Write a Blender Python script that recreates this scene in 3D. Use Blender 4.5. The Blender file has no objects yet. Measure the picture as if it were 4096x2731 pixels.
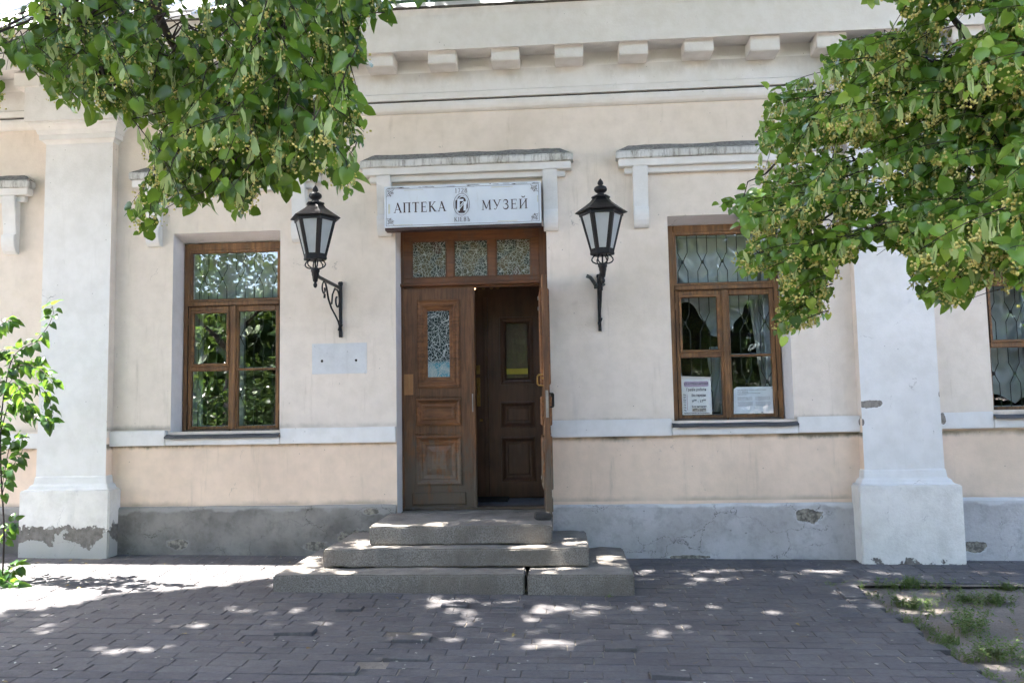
import bpy, bmesh, math, random
import numpy as np
from mathutils import Vector, Matrix, noise
rnd = random.Random(7)
rng = np.random.default_rng(11)
PI = math.pi
sc = bpy.context.scene
C = sc.collection

# ------------------------------------------------------------------ camera
YAW, PITCH, ROLL = math.radians(3.698), math.radians(4.552), math.radians(1.0586)
FPX, CD, CH = 3137.0, 8.0, 1.57
_f = Vector((-math.sin(YAW)*math.cos(PITCH), math.cos(YAW)*math.cos(PITCH), math.sin(PITCH)))
_r0 = Vector((math.cos(YAW), math.sin(YAW), 0)); _u0 = _r0.cross(_f)
_r = _r0*math.cos(ROLL)-_u0*math.sin(ROLL); _u = _u0*math.cos(ROLL)+_r0*math.sin(ROLL)
cam = bpy.data.cameras.new('camera'); camo = bpy.data.objects.new('camera', cam); C.objects.link(camo)
cam.sensor_width = 36; cam.lens = 36*FPX/4096; cam.clip_end = 1000; cam.clip_start = 0.05
camo.matrix_world = Matrix(((_r.x, _u.x, -_f.x, 0), (_r.y, _u.y, -_f.y, -CD), (_r.z, _u.z, -_f.z, CH), (0, 0, 0, 1)))
sc.camera = camo

def at(px, py, Y):
    d = _f+_r*((px-2048)/FPX)-_u*((py-1365.5)/FPX)
    t = (Y+CD)/d.y
    return Vector((t*d.x, Y, CH+t*d.z))
def proj(P):
    V = np.asarray(P, float)-np.array([0, -CD, CH])
    f = V@np.array(_f); return 2048+FPX*(V@np.array(_r))/f, 1365.5-FPX*(V@np.array(_u))/f, f

def gz(x, y):
    z = 0.045-0.0127*max(-9, min(6, x))
    return z+(0.048*y if y > -1.5 else -0.072+0.015*(max(y, -9)+1.5))

# ------------------------------------------------------------------ material helpers
class NT:
    def __init__(s, name):
        s.m = bpy.data.materials.new(name); s.m.use_nodes = True
        s.t = s.m.node_tree; s.n = s.t.nodes; s.n.clear()
        s.out = s.n.new('ShaderNodeOutputMaterial')
        s._obj = None
    def link(s, a, b): s.t.links.new(a, b)
    def sv(s, sock, v):
        if isinstance(v, bpy.types.NodeSocket): s.link(v, sock)
        elif isinstance(v, (tuple, list)) and len(v) == 3 and sock.type == 'RGBA': sock.default_value = (*v, 1)
        else: sock.default_value = v
    def obj(s):
        if not s._obj: s._obj = s.n.new('ShaderNodeTexCoord').outputs['Object']
        return s._obj
    def pos(s):
        g = s.n.new('ShaderNodeNewGeometry'); return g.outputs['Position']
    def map(s, scale=(1, 1, 1), loc=(0, 0, 0), src=None):
        m = s.n.new('ShaderNodeMapping'); s.link(src or s.obj(), m.inputs[0])
        m.inputs['Scale'].default_value = scale; m.inputs['Location'].default_value = loc
        return m.outputs[0]
    def noise(s, scale, detail=4, rough=.55, vec=None, dist=0):
        n = s.n.new('ShaderNodeTexNoise'); s.link(vec or s.obj(), n.inputs['Vector'])
        n.inputs['Scale'].default_value = scale; n.inputs['Detail'].default_value = detail
        n.inputs['Roughness'].default_value = rough; n.inputs['Distortion'].default_value = dist
        return n.outputs['Fac']
    def voro(s, scale, vec=None, feature='F1', out='Distance', rand=1):
        n = s.n.new('ShaderNodeTexVoronoi'); n.feature = feature; s.link(vec or s.obj(), n.inputs['Vector'])
        n.inputs['Scale'].default_value = scale; n.inputs['Randomness'].default_value = rand
        return n.outputs[out]
    def warp(s, amt=.25, scale=2.2, scl=(1, 1, 1)):
        w = s.n.new('ShaderNodeTexNoise'); w.inputs['Scale'].default_value = scale; w.inputs['Detail'].default_value = 6; w.inputs['Roughness'].default_value = .65; s.link(s.obj(), w.inputs['Vector'])
        a = s.n.new('ShaderNodeVectorMath'); a.operation = 'MULTIPLY_ADD'; s.link(w.outputs['Color'], a.inputs[0]); a.inputs[1].default_value = (amt,)*3; s.link(s.obj(), a.inputs[2])
        return s.map(scl, src=a.outputs[0])
    def math(s, op, a, b=0.0, c=0.0, clamp=False):
        n = s.n.new('ShaderNodeMath'); n.operation = op; n.use_clamp = clamp
        for i, v in enumerate((a, b, c)): s.sv(n.inputs[i], v)
        return n.outputs[0]
    def ramp(s, v, a, b, lo=0.0, hi=1.0):
        n = s.n.new('ShaderNodeMapRange'); n.interpolation_type = 'SMOOTHSTEP'
        s.sv(n.inputs[0], v)
        for i, w in enumerate((a, b, lo, hi)): n.inputs[i+1].default_value = w
        return n.outputs[0]
    def mix(s, f, a, b, mode='MIX'):
        n = s.n.new('ShaderNodeMix'); n.data_type = 'RGBA'; n.blend_type = mode
        s.sv(n.inputs[0], f); s.sv(n.inputs[6], a); s.sv(n.inputs[7], b)
        return n.outputs[2]
    def sep(s, v):
        n = s.n.new('ShaderNodeSeparateXYZ'); s.link(v, n.inputs[0]); return n.outputs
    def attr(s, name):
        n = s.n.new('ShaderNodeAttribute'); n.attribute_name = name; return n
    def bump(s, h, strength=.3, dist=.01, normal=None):
        n = s.n.new('ShaderNodeBump'); s.sv(n.inputs['Height'], h)
        n.inputs['Strength'].default_value = strength; n.inputs['Distance'].default_value = dist
        if normal: s.link(normal, n.inputs['Normal'])
        return n.outputs[0]
    def bsdf(s, col, rough=.6, normal=None, metal=0, spec=.5, **kw):
        n = s.n.new('ShaderNodeBsdfPrincipled')
        s.sv(n.inputs['Base Color'], col); s.sv(n.inputs['Roughness'], rough)
        n.inputs['Metallic'].default_value = metal; n.inputs['Specular IOR Level'].default_value = spec
        if normal: s.link(normal, n.inputs['Normal'])
        for k, v in kw.items(): s.sv(n.inputs[k], v)
        return n.outputs[0]
    def done(s, sh): s.link(sh, s.out.inputs[0]); return s.m

def chip_mask(t, spots, vec=None, nscale=14, amp=.09):
    """irregular spots where the coat has come off: (x, z, rx, rz)"""
    X = t.sep(vec or t.obj()); nz = t.noise(nscale, 5, .6)
    nz = t.math('MULTIPLY', t.math('SUBTRACT', nz, .5), amp*14)
    best = None
    for (x, z, rx, rz) in spots:
        a = t.math('DIVIDE', t.math('SUBTRACT', X[0], x), rx); b = t.math('DIVIDE', t.math('SUBTRACT', X[2], z), rz)
        d = t.math('SQRT', t.math('ADD', t.math('MULTIPLY', a, a), t.math('MULTIPLY', b, b)))
        best = d if best is None else t.math('MINIMUM', best, d)
    t.rim = t.math('MULTIPLY', t.ramp(t.math('ADD', best, nz), 1.30, 1.06), t.ramp(t.noise(9, 4, .6), .35, .6))
    return t.ramp(t.math('ADD', best, nz), 1.03, .97)

def plaster(name, col, col2=None, zsplit=None, low=None, dirt=(.32, .28, .22), dirt_amt=.5, chips=None, chipcol=(.2, .185, .165), bump=.35, rain=.5, grime=None, crack=.6):
    t = NT(name)
    c = t.mix(t.ramp(t.noise(.45, 5, .6), .38, .62), col, col2 or tuple(v*.88 for v in col))
    if zsplit is not None:
        c2 = t.mix(t.ramp(t.noise(.9, 5, .6), .35, .7), low, tuple(v*.9 for v in low))
        c = t.mix(t.ramp(t.sep(t.obj())[2], zsplit-.01, zsplit+.01), c2, c)
    if grime:
        z = t.sep(t.obj())[2]
        for (z0, dz, am) in grime:
            zz = t.math('ADD', z, t.math('MULTIPLY', t.math('SUBTRACT', t.noise(9, 5, .7, t.map((1, 1, .35))), .5), abs(dz)*1.6))
            k_ = t.math('MULTIPLY', t.ramp(zz, z0+dz, z0, 0, am), t.ramp(t.noise(1.3, 4, .6), .3, .65))
            k_ = t.math('MULTIPLY', k_, t.ramp(z, z0+(.012 if dz < 0 else -.012), z0+(.004 if dz < 0 else -.004)))
            c = t.mix(k_, c, (.22, .19, .14))
    # fine mottling
    c = t.mix(t.ramp(t.noise(6, 6, .65), .3, .75, 0, .22), c, dirt)
    # vertical rain streaks
    st = t.noise(3.2, 5, .7, t.map((2.2, 2.2, .22)))
    c = t.mix(t.math('MULTIPLY', t.ramp(st, .56, .8), rain*.38), c, dirt)
    big = t.noise(.45, 3, .5, t.map(loc=(3, 1, 2)))
    c = t.mix(t.math('MULTIPLY', t.ramp(big, .5, .72), dirt_amt*.35), c, dirt)
    # specks
    sp = t.voro(7, t.map(loc=(1.3, .4, 8)))
    c = t.mix(t.ramp(sp, .045, .02, 0, .6), c, (.06, .05, .045))
    # hairline cracks
    cr = t.voro(.9, t.warp(.6, 2.5, (1, 1, .7)), 'DISTANCE_TO_EDGE')
    wob = t.noise(2.5, 6, .7)
    crm = t.math('MULTIPLY', t.ramp(cr, .0035, .001), t.ramp(wob, .56, .64))
    c = t.mix(t.math('MULTIPLY', crm, crack), c, (.1, .085, .07))
    h = t.math('ADD', t.noise(55, 4, .6), t.math('MULTIPLY', t.noise(4, 3, .5), 1.8))
    h = t.math('SUBTRACT', h, t.math('MULTIPLY', crm, .6))
    if chips:
        m = chip_mask(t, chips)
        cc = t.mix(t.ramp(t.noise(24, 5, .6), .35, .7), chipcol, tuple(v*.55 for v in chipcol))
        c = t.mix(t.math('MULTIPLY', t.rim, .5), c, tuple(min(.85, v*1.1) for v in col)); c = t.mix(m, c, cc); h = t.math('SUBTRACT', h, t.math('MULTIPLY', m, 2.2))
        h = t.math('ADD', h, t.math('MULTIPLY', m, t.math('MULTIPLY', t.noise(35, 4, .7), 1.5)))
    return t.done(t.bsdf(c, .92, t.bump(h, bump, .006), spec=.25))

M = {}
M['wall'] = plaster('cream_stucco', (.80, .705, .615), (.76, .672, .575), 1.3, (.85, .67, .525), dirt=(.40, .34, .25),
    rain=1.5, dirt_amt=.8, grime=[(1.222, -.06, 1.5), (.59, .05, .5), (1.375, .05, .6)], crack=.5)
M['white'] = plaster('white_limewash', (.79, .775, .755), (.735, .72, .70), dirt=(.4, .39, .34), dirt_amt=.5, rain=.5,
    chips=[(2.985, 1.505, .11, .04), (3.645, 1.585, .012, .03), (2.90, 1.33, .018, .035), (3.685, 1.35, .03, .06)], chipcol=(.3, .27, .235))
M['cornice'] = plaster('cornice_limewash', (.79, .775, .755), (.74, .725, .695), dirt=(.45, .41, .31), dirt_amt=.6, rain=.25, crack=.25, grime=[(5.06, -.16, .45), (5.59, -.12, .3)])
M['reveal'] = plaster('pinkish_white_reveal', (.82, .78, .77), (.76, .73, .73), dirt=(.45, .42, .36), dirt_amt=.4, rain=.6)

def pil_base_mat(name, thresh, cement):
    t = NT(name)
    c = t.mix(t.ramp(t.noise(1.2, 5, .6), .35, .7), (.80, .775, .735), (.70, .68, .635))
    c = t.mix(t.ramp(t.noise(7, 6, .65), .35, .75, 0, .3), c, (.36, .34, .3))
    z = t.sep(t.obj())[2]
    e = t.math('ADD', z, t.math('MULTIPLY', t.math('SUBTRACT', t.noise(4.5, 5, .62), .5), .55))
    m = t.ramp(e, thresh+.008, thresh-.008)
    e2 = t.math('ADD', z, t.math('MULTIPLY', t.math('SUBTRACT', t.noise(6, 4, .6, t.map(loc=(5, 2, 9))), .5), .9))
    m2 = t.ramp(e2, thresh-.10, thresh-.12)
    cem = t.mix(t.ramp(t.noise(14, 6, .7), .3, .7), cement, tuple(v*.55 for v in cement))
    c = t.mix(m, c, t.mix(m2, cem, (.42, .41, .38)))
    cr = t.voro(2.2, t.warp(.4, 3), 'DISTANCE_TO_EDGE')
    crm = t.math('MULTIPLY', t.ramp(cr, .004, .0015), t.ramp(t.noise(2, 4, .6), .5, .6))
    c = t.mix(t.math('MULTIPLY', crm, .6), c, (.09, .08, .07))
    h = t.math('SUBTRACT', t.math('MULTIPLY', t.noise(40, 5, .65), 1.3), t.math('MULTIPLY', m, 2.0))
    h = t.math('ADD', h, t.math('MULTIPLY', m2, 1.2))
    return t.done(t.bsdf(c, .95, t.bump(h, .6, .008), spec=.2))
M['lbase'] = pil_base_mat('flaking_base_plaster', .39, (.24, .22, .195))
M['rbase'] = pil_base_mat('rough_base_plaster', -.01, (.24, .22, .2))

def plinth_mat(name, col, dark, hi):
    t = NT(name)
    c = t.mix(t.ramp(t.noise(1.6, 6, .62), .35, .68), col, dark)
    c = t.mix(t.ramp(t.noise(9, 6, .7), .45, .75, 0, .45), c, tuple(v*.5 for v in dark))
    z = t.sep(t.obj())[2]
    c = t.mix(t.ramp(t.math('ADD', z, t.math('MULTIPLY', t.noise(3, 5, .6), .22)), .62, .655, 0, .8), c, hi)
    m = chip_mask(t, [(2.36, .43, .12, .07), (-2.1, .25, .2, .07), (-2.55, .17, .13, .045), (-1.98, .51, .07, .03), (-4.0, .2, .1, .05), (3.9, .12, .12, .05), (1.2, .04, .2, .02)], amp=.11)
    c = t.mix(t.math('MULTIPLY', t.rim, .6), c, hi); c = t.mix(m, c, t.mix(t.ramp(t.noise(20, 5, .6), .4, .6), (.30, .275, .225), (.13, .12, .105)))
    cr = t.voro(1.7, t.warp(.45, 3, (.8, 1, 1.6)), 'DISTANCE_TO_EDGE'); 
    crm = t.math('MULTIPLY', t.ramp(cr, .007, .0015), t.ramp(t.noise(1.4, 5, .6), .46, .56))
    c = t.mix(t.math('MULTIPLY', crm, .75), c, (.05, .045, .04))
    sp = t.voro(6); c = t.mix(t.ramp(sp, .07, .03, 0, .6), c, (.07, .065, .06))
    h = t.math('ADD', t.math('MULTIPLY', t.noise(30, 5, .65), 1.2), t.math('MULTIPLY', t.noise(5, 3), 1.5))
    h = t.math('SUBTRACT', h, t.math('ADD', t.math('MULTIPLY', m, 2.5), crm))
    return t.done(t.bsdf(c, .93, t.bump(h, .6, .008), spec=.2))
M['plinthL'] = plinth_mat('dark_cement_plinth', (.26, .245, .22), (.15, .14, .128), (.33, .315, .295))
M['plinthR'] = plinth_mat('grey_cement_plinth', (.50, .49, .49), (.39, .375, .365), (.60, .60, .60))

def hood_mat():
    t = NT('weathered_hood_plaster')
    nz = t.n.new('ShaderNodeNewGeometry'); nrm = t.sep(nz.outputs['Normal'])
    up = t.ramp(nrm[2], .2, .6)
    c = t.mix(t.ramp(t.noise(3, 5, .6), .35, .7), (.66, .66, .64), (.56, .55, .51))
    st = t.noise(7, 6, .8, t.map((2, 2, .35)))
    c = t.mix(t.ramp(st, .44, .66, 0, .75), c, (.16, .14, .115))
    c = t.mix(up, c, t.mix(t.ramp(t.noise(30, 5, .7), .35, .65), (.30, .285, .26), (.17, .16, .15)))
    return t.done(t.bsdf(c, .95, t.bump(t.noise(40, 5, .7), .7, .008), spec=.2))
M['hood'] = hood_mat()

def wood(name, c1, c2, c3=None, zfade=None, rough=.5, grey=(.12, .105, .085), greyamt=.5, scale=1, horiz=False):
    t = NT(name)
    mp = (3*scale, 30*scale, 30*scale) if horiz else (30*scale, 30*scale, 2.2*scale)
    g = t.noise(1.0, 6, .65, t.map(mp), .6)
    big = t.noise(2.3, 4, .6)
    c = t.mix(t.ramp(g, .3, .7), c1, c2)
    c = t.mix(t.ramp(big, .4, .7, 0, .6), c, c3 or tuple(v*.55 for v in c2))
    w = t.noise(3.5, 6, .7, t.map((4, 4, 1.2), loc=(4, 4, 4)))
    if zfade:
        z = t.sep(t.obj())[2]
        w = t.math('ADD', w, t.ramp(z, zfade[0], zfade[1], .22, -.08))
    c = t.mix(t.math('MULTIPLY', t.ramp(w, .5, .72), greyamt), c, grey)
    cr = t.noise(1.0, 3, .5, t.map((70, 70, 3) if not horiz else (4, 70, 70), loc=(2, 2, 2)))
    c = t.mix(t.ramp(cr, .66, .74, 0, .6), c, (.02, .012, .008))
    h = t.math('SUBTRACT', g, t.math('MULTIPLY', t.ramp(cr, .66, .74), .8))
    return t.done(t.bsdf(c, rough, t.bump(h, .35, .003), spec=.35))
M['winwood'] = wood('weathered_orange_window_wood', (.29, .145, .055), (.125, .058, .024), (.07, .037, .019), greyamt=.75, grey=(.11, .08, .052))
M['winrail'] = wood('weathered_window_rail_wood', (.30, .15, .056), (.14, .064, .026), (.08, .042, .022), greyamt=.7, grey=(.12, .09, .06), horiz=True)
M['drip'] = wood('grey_weathered_drip_wood', (.14, .10, .07), (.08, .06, .045), horiz=True, greyamt=.6, grey=(.16, .15, .14))
M['door'] = wood('old_varnished_door_wood', (.21, .10, .045), (.09, .043, .02), (.05, .027, .015), zfade=(.0, 1.4), greyamt=.9, grey=(.10, .082, .062))
M['doormould'] = wood('redder_moulding_wood', (.28, .12, .045), (.125, .055, .023), (.06, .03, .015), zfade=(.1, 1.2), greyamt=.85, grey=(.15, .125, .095), horiz=True)
M['doorpatch'] = wood('pale_new_wood', (.42, .22, .09), (.33, .16, .06), greyamt=.1)
M['frame'] = wood('door_frame_wood', (.17, .075, .03), (.09, .04, .018), (.06, .03, .016), greyamt=.6, grey=(.09, .07, .05))
M['frameh'] = wood('door_transom_wood', (.22, .09, .034), (.12, .047, .02), (.06, .03, .016), horiz=True, greyamt=.6, grey=(.10, .075, .055))
M['inner'] = wood('inner_door_wood', (.12, .058, .032), (.075, .037, .021), greyamt=.2, rough=.4)

def simple(name, col, rough=.6, metal=0, spec=.5, nscale=8, var=.25, bump=.15, bscale=60, bd=.002):
    t = NT(name)
    c = t.mix(t.ramp(t.noise(nscale, 5, .6), .35, .7), col, tuple(v*(1-var) for v in col))
    return t.done(t.bsdf(c, rough, t.bump(t.noise(bscale, 4), bump, bd), metal, spec))
M['iron'] = simple('black_painted_iron', (.006, .006, .008), .45, 0, .35, 14, .4, .4, 40)
M['grille'] = simple('dark_grille_iron', (.03, .032, .034), .5)
M['bluewhite'] = simple('pale_blue_window_paint', (.36, .42, .45), .5, bump=.2)
M['sill'] = simple('grey_sheet_metal_sill', (.085, .09, .10), .45, .3, .5, 6, .35, .3, 25, .004)
M['flash'] = simple('zinc_flashing', (.75, .77, .8), .38, .5, .5, 2, .12, .2, 8, .006)
M['green'] = simple('green_painted_gutter', (.05, .1, .055), .5, .2)
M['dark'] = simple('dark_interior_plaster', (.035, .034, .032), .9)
M['curtain'] = None
M['stone'] = None
M['brass'] = simple('worn_brass', (.42, .29, .10), .3, 1, .5, 20, .4)
M['steel'] = simple('worn_steel', (.35, .35, .34), .4, .9)
M['floor'] = simple('vestibule_floor_tile', (.16, .18, .21), .5, 0, .5, 5, .3)
M['mat'] = simple('black_rubber_mat', (.012, .012, .013), .9, bump=.8, bscale=90, bd=.006)
M['paper'] = simple('white_paper', (.88, .88, .87), .8, var=.05)
M['lilac'] = simple('lilac_print', (.52, .42, .56), .8, var=.1)
M['beige'] = simple('beige_paper_strip', (.56, .50, .44), .8, var=.05)
M['board'] = simple('pale_board', (.72, .79, .86), .35, var=.06, bump=.05)
M['ink'] = simple('dark_print_ink', (.05, .045, .06), .7, var=.1)
M['greyink'] = simple('grey_print_ink', (.26, .28, .33), .7, var=.1)
M['redink'] = simple('wine_print_ink', (.35, .06, .14), .7, var=.1)
M['signbrown'] = simple('dark_brown_sign_paint', (.045, .018, .014), .5, var=.3)
M['patch'] = plaster('grey_white_cement_patch', (.68, .68, .68), (.60, .605, .61), dirt=(.34, .33, .31), bump=.8, chips=[(-2.50, 2.05, .016, .016), (-2.14, 2.05, .013, .013)], chipcol=(.05, .045, .04))
M['gapdark'] = simple('shade_in_joints', (.02, .014, .010), .9)
M['yellow'] = simple('yellow_strip', (.5, .4, .03), .6)

def sign_mat():
    t = NT('white_enamel_sign')
    c = t.mix(t.ramp(t.noise(2, 5, .6), .35, .7), (.66, .70, .75), (.58, .62, .67))
    c = t.mix(t.ramp(t.noise(3, 6, .7, t.map((3, 3, .6))), .6, .78, 0, .5), c, (.45, .43, .37))
    return t.done(t.bsdf(c, .4, t.bump(t.noise(6, 3), .15, .004)))
M['sign'] = sign_mat()

def stone_mat():
    t = NT('worn_grey_granite')
    fine = t.noise(120, 3, .7); c = t.mix(t.ramp(fine, .38, .62), (.125, .112, .097), (.27, .248, .22))
    c = t.mix(t.ramp(t.noise(2.0, 6, .7), .42, .66, 0, .65), c, (.13, .112, .093))
    c = t.mix(t.ramp(t.noise(4, 6, .75, t.map((1, 1, .3), loc=(7, 1, 1))), .56, .7, 0, .6), c, (.09, .08, .07))
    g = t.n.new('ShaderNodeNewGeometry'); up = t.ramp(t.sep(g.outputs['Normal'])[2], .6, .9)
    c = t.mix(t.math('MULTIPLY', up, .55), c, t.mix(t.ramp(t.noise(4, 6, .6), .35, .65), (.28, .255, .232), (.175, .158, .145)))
    c = t.mix(t.ramp(t.noise(9, 5, .7), .62, .74, 0, .7), c, (.055, .05, .045))
    h = t.math('ADD', t.noise(90, 4, .7), t.math('MULTIPLY', t.noise(12, 4), 1.2))
    return t.done(t.bsdf(c, .85, t.bump(h, .7, .006), spec=.3))
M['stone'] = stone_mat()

def brick_mat():
    t = NT('dark_clinker_paving')
    a = t.attr('tint').outputs['Fac']
    c = t.mix(a, (.072, .069, .075), (.118, .113, .119))
    c = t.mix(t.ramp(t.noise(2.2, 6, .65, t.pos()), .4, .68, 0, .6), c, (.135, .127, .126))
    c = t.mix(t.ramp(t.noise(.8, 4, .6, t.pos()), .5, .7, 0, .5), c, (.07, .066, .072))
    c = t.mix(t.ramp(t.noise(1.7, 6, .75, t.map((1, 1, 1), (5, 3, 0), t.pos())), .56, .66, 0, .5), c, (.05, .045, .048))
    c = t.mix(t.ramp(t.noise(3.3, 6, .8, t.map((1, 1, 1), (9, 1, 0), t.pos())), .60, .70, 0, .3), c, (.20, .18, .16))
    c = t.mix(t.ramp(t.noise(38, 5, .7, t.pos()), .42, .72, 0, .6), c, (.05, .046, .05))
    dust = t.noise(7, 6, .7, t.map((1, 2.0, 1), src=t.pos()))
    c = t.mix(t.ramp(dust, .50, .76, 0, .55), c, (.21, .19, .17))
    sp = t.voro(3.1, t.map((1, 1.3, 0), src=t.pos())); c = t.mix(t.ramp(sp, .035, .028, 0, .9), c, (.55, .55, .52))
    h = t.math('ADD', t.noise(60, 5, .7, t.pos()), t.math('MULTIPLY', t.noise(9, 4, .6, t.pos()), 1.6))
    return t.done(t.bsdf(c, t.ramp(dust, .3, .7, .55, .8), t.bump(h, .55, .006), spec=.4))
M['brick'] = brick_mat()
def dirt_mat(name, c1, c2, sc_=1.0):
    t = NT(name)
    c = t.mix(t.ramp(t.noise(1.8, 6, .65, t.pos()), .35, .68), c1, c2)
    c = t.mix(t.ramp(t.noise(45*sc_, 5, .7, t.pos()), .5, .72, 0, .55), c, (.07, .058, .046))
    c = t.mix(t.ramp(t.noise(120*sc_, 3, .7, t.pos()), .62, .75, 0, .6), c, (.34, .30, .26))
    h = t.math('ADD', t.noise(70, 6, .7, t.pos()), t.math('MULTIPLY', t.noise(8, 5, .6, t.pos()), 2.2))
    return t.done(t.bsdf(c, .96, t.bump(h, .8, .01), spec=.15))
M['dirt'] = dirt_mat('sandy_soil', (.25, .215, .19), (.185, .16, .14))
M['joint'] = dirt_mat('sandy_joint_filling', (.31, .275, .235), (.13, .112, .096))

def roof_mat():
    t = NT('pale_sheet_metal_roof')
    c = t.mix(t.ramp(t.noise(1.5, 5), .35, .7), (.62, .64, .66), (.5, .52, .55))
    return t.done(t.bsdf(c, .5, t.bump(t.noise(7, 3), .3, .006), .3))
M['roof'] = roof_mat()

def glass_mat(name, tint=(.975, .985, .98), boost=2.0, base=.03):
    t = NT(name)
    ge = t.n.new('ShaderNodeNewGeometry'); dt = t.n.new('ShaderNodeVectorMath'); dt.operation = 'DOT_PRODUCT'
    t.link(ge.outputs['Normal'], dt.inputs[0]); t.link(ge.outputs['Incoming'], dt.inputs[1])
    k = t.math('POWER', t.math('SUBTRACT', 1.0, t.math('ABSOLUTE', dt.outputs['Value'])), 5.0)
    fac = t.math('ADD', t.math('MULTIPLY', t.math('ADD', .04, t.math('MULTIPLY', k, .96)), boost), base, clamp=True)
    tr = t.n.new('ShaderNodeBsdfTransparent'); tr.inputs[0].default_value = (*tint, 1)
    gl = t.n.new('ShaderNodeBsdfGlossy'); gl.inputs['Roughness'].default_value = .0
    gl.inputs['Color'].default_value = (.95, .97, 1, 1)
    nb = t.bump(t.noise(2.5, 2, .5), .09, .01); t.link(nb, gl.inputs['Normal'])
    mx = t.n.new('ShaderNodeMixShader'); t.link(fac, mx.inputs[0]); t.link(tr.outputs[0], mx.inputs[1]); t.link(gl.outputs[0], mx.inputs[2])
    return t.done(mx.outputs[0])
M['glass'] = glass_mat('old_window_glass', boost=1.8, base=.02)
M['glassL'] = glass_mat('old_double_window_glass', boost=2.6, base=.12)
def frosted():
    t = NT('milk_glass')
    tl = t.n.new('ShaderNodeBsdfTranslucent'); tl.inputs[0].default_value = (.62, .66, .66, 1)
    b = t.bsdf(t.mix(t.ramp(t.noise(6, 4), .3, .7), (.55, .59, .60), (.46, .5, .5)), .25)
    mx = t.n.new('ShaderNodeMixShader'); mx.inputs[0].default_value = .35; t.link(b, mx.inputs[1]); t.link(tl.outputs[0], mx.inputs[2])
    return t.done(mx.outputs[0])
M['milk'] = frosted()
def lace(name, teal=False):
    t = NT(name)
    w = t.n.new('ShaderNodeTexNoise'); w.inputs['Scale'].default_value = 9; t.link(t.obj(), w.inputs['Vector'])
    add = t.n.new('ShaderNodeVectorMath'); add.operation = 'MULTIPLY_ADD'
    t.link(w.outputs['Color'], add.inputs[0]); add.inputs[1].default_value = (.075, .0, .075); t.link(t.obj(), add.inputs[2])
    v = t.map((1, .001, .75) if teal else (1, .001, 1), src=add.outputs[0])
    e1 = t.voro(31 if not teal else 40, v, 'DISTANCE_TO_EDGE')
    e2 = t.voro(11, v, 'DISTANCE_TO_EDGE')
    line = t.math('MAXIMUM', t.ramp(e1, .055, .03), t.ramp(e2, .022, .012))
    cell = t.voro(9, v, 'F1', 'Color')
    hue = t.n.new('ShaderNodeSeparateColor'); t.link(cell, hue.inputs[0])
    bg = t.mix(t.ramp(hue.outputs[0], .2, .8), (.04, .052, .046), (.10, .085, .045))
    bg = t.mix(t.ramp(hue.outputs[1], .75, .9, 0, .6), bg, (.10, .03, .02))
    if teal:
        z = t.sep(t.obj())[2]
        bg = t.mix(t.ramp(z, 1.55, 1.5), (.03, .045, .045), t.mix(t.ramp(t.noise(12), .4, .6), (.10, .28, .34), (.32, .40, .40)))
    col = t.mix(line, bg, (.34, .36, .33) if not teal else (.38, .42, .41))
    return t.done(t.bsdf(col, t.math('ADD', .12, t.math('MULTIPLY', line, .5)), t.bump(line, .5, .002)))
M['lace'] = lace('leaded_lace_glass'); M['lacedoor'] = lace('leaded_lace_glass_teal', True)

def cloth_mat():
    t = NT('pale_grey_silk')
    b = t.bsdf(t.mix(t.ramp(t.noise(4, 4), .3, .7), (.64, .70, .69), (.55, .61, .60)), .6, spec=.4)
    tl = t.n.new('ShaderNodeBsdfTranslucent'); tl.inputs[0].default_value = (.4, .45, .43, 1)
    mx = t.n.new('ShaderNodeMixShader'); mx.inputs[0].default_value = .25; t.link(b, mx.inputs[1]); t.link(tl.outputs[0], mx.inputs[2])
    return t.done(mx.outputs[0])
M['curtain'] = cloth_mat()

def leaf_mat(name, a, b, c3, trans=.42, rough=.38, tcol=None):
    t = NT(name)
    k = t.attr('tint').outputs['Fac']
    c = t.mix(t.ramp(k, 0, .6), a, b); c = t.mix(t.ramp(k, .6, 1), c, c3)
    p = t.bsdf(c, rough, spec=.45)
    tl = t.n.new('ShaderNodeBsdfTranslucent')
    t.link(t.mix(.6, c, tcol or (.22, .38, .035), 'MIX'), tl.inputs[0])
    mx = t.n.new('ShaderNodeMixShader'); mx.inputs[0].default_value = trans
    t.link(p, mx.inputs[1]); t.link(tl.outputs[0], mx.inputs[2])
    return t.done(mx.outputs[0])
M['leaf'] = leaf_mat('linden_leaf', (.022, .062, .008), (.066, .148, .016), (.20, .33, .036), .36, .33, (.34, .50, .05))
M['leafR'] = leaf_mat('linden_leaf_light', (.032, .088, .012), (.115, .235, .026), (.32, .46, .07), .36, .33, (.38, .55, .07))
M['crownleaf'] = leaf_mat('crown_leaf', (.04, .06, .03), (.06, .085, .04), (.08, .11, .05), .12, .5, (.12, .15, .06))
M['yardleaf'] = leaf_mat('yard_leaf', (.02, .045, .012), (.04, .085, .018), (.09, .15, .03), .25, .35, (.2, .3, .05))
M['bract'] = leaf_mat('linden_bract', (.30, .42, .14), (.40, .50, .20), (.48, .56, .26), .4, .5, (.4, .5, .15))
M['flower'] = leaf_mat('linden_blossom', (.50, .45, .12), (.62, .57, .18), (.74, .68, .30), .2, .7, (.5, .42, .1))
M['bush'] = leaf_mat('lilac_leaf', (.02, .06, .015), (.036, .10, .022), (.07, .17, .03), .42, .32)
M['weed'] = leaf_mat('weed_leaf', (.07, .12, .035), (.115, .175, .055), (.25, .25, .10), .35, .6)
M['bark'] = simple('dark_linden_bark', (.055, .043, .034), .95, nscale=14, var=.5, bump=1, bscale=25, bd=.02)
M['twig'] = simple('dark_twig_bark', (.04, .028, .022), .9)

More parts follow.
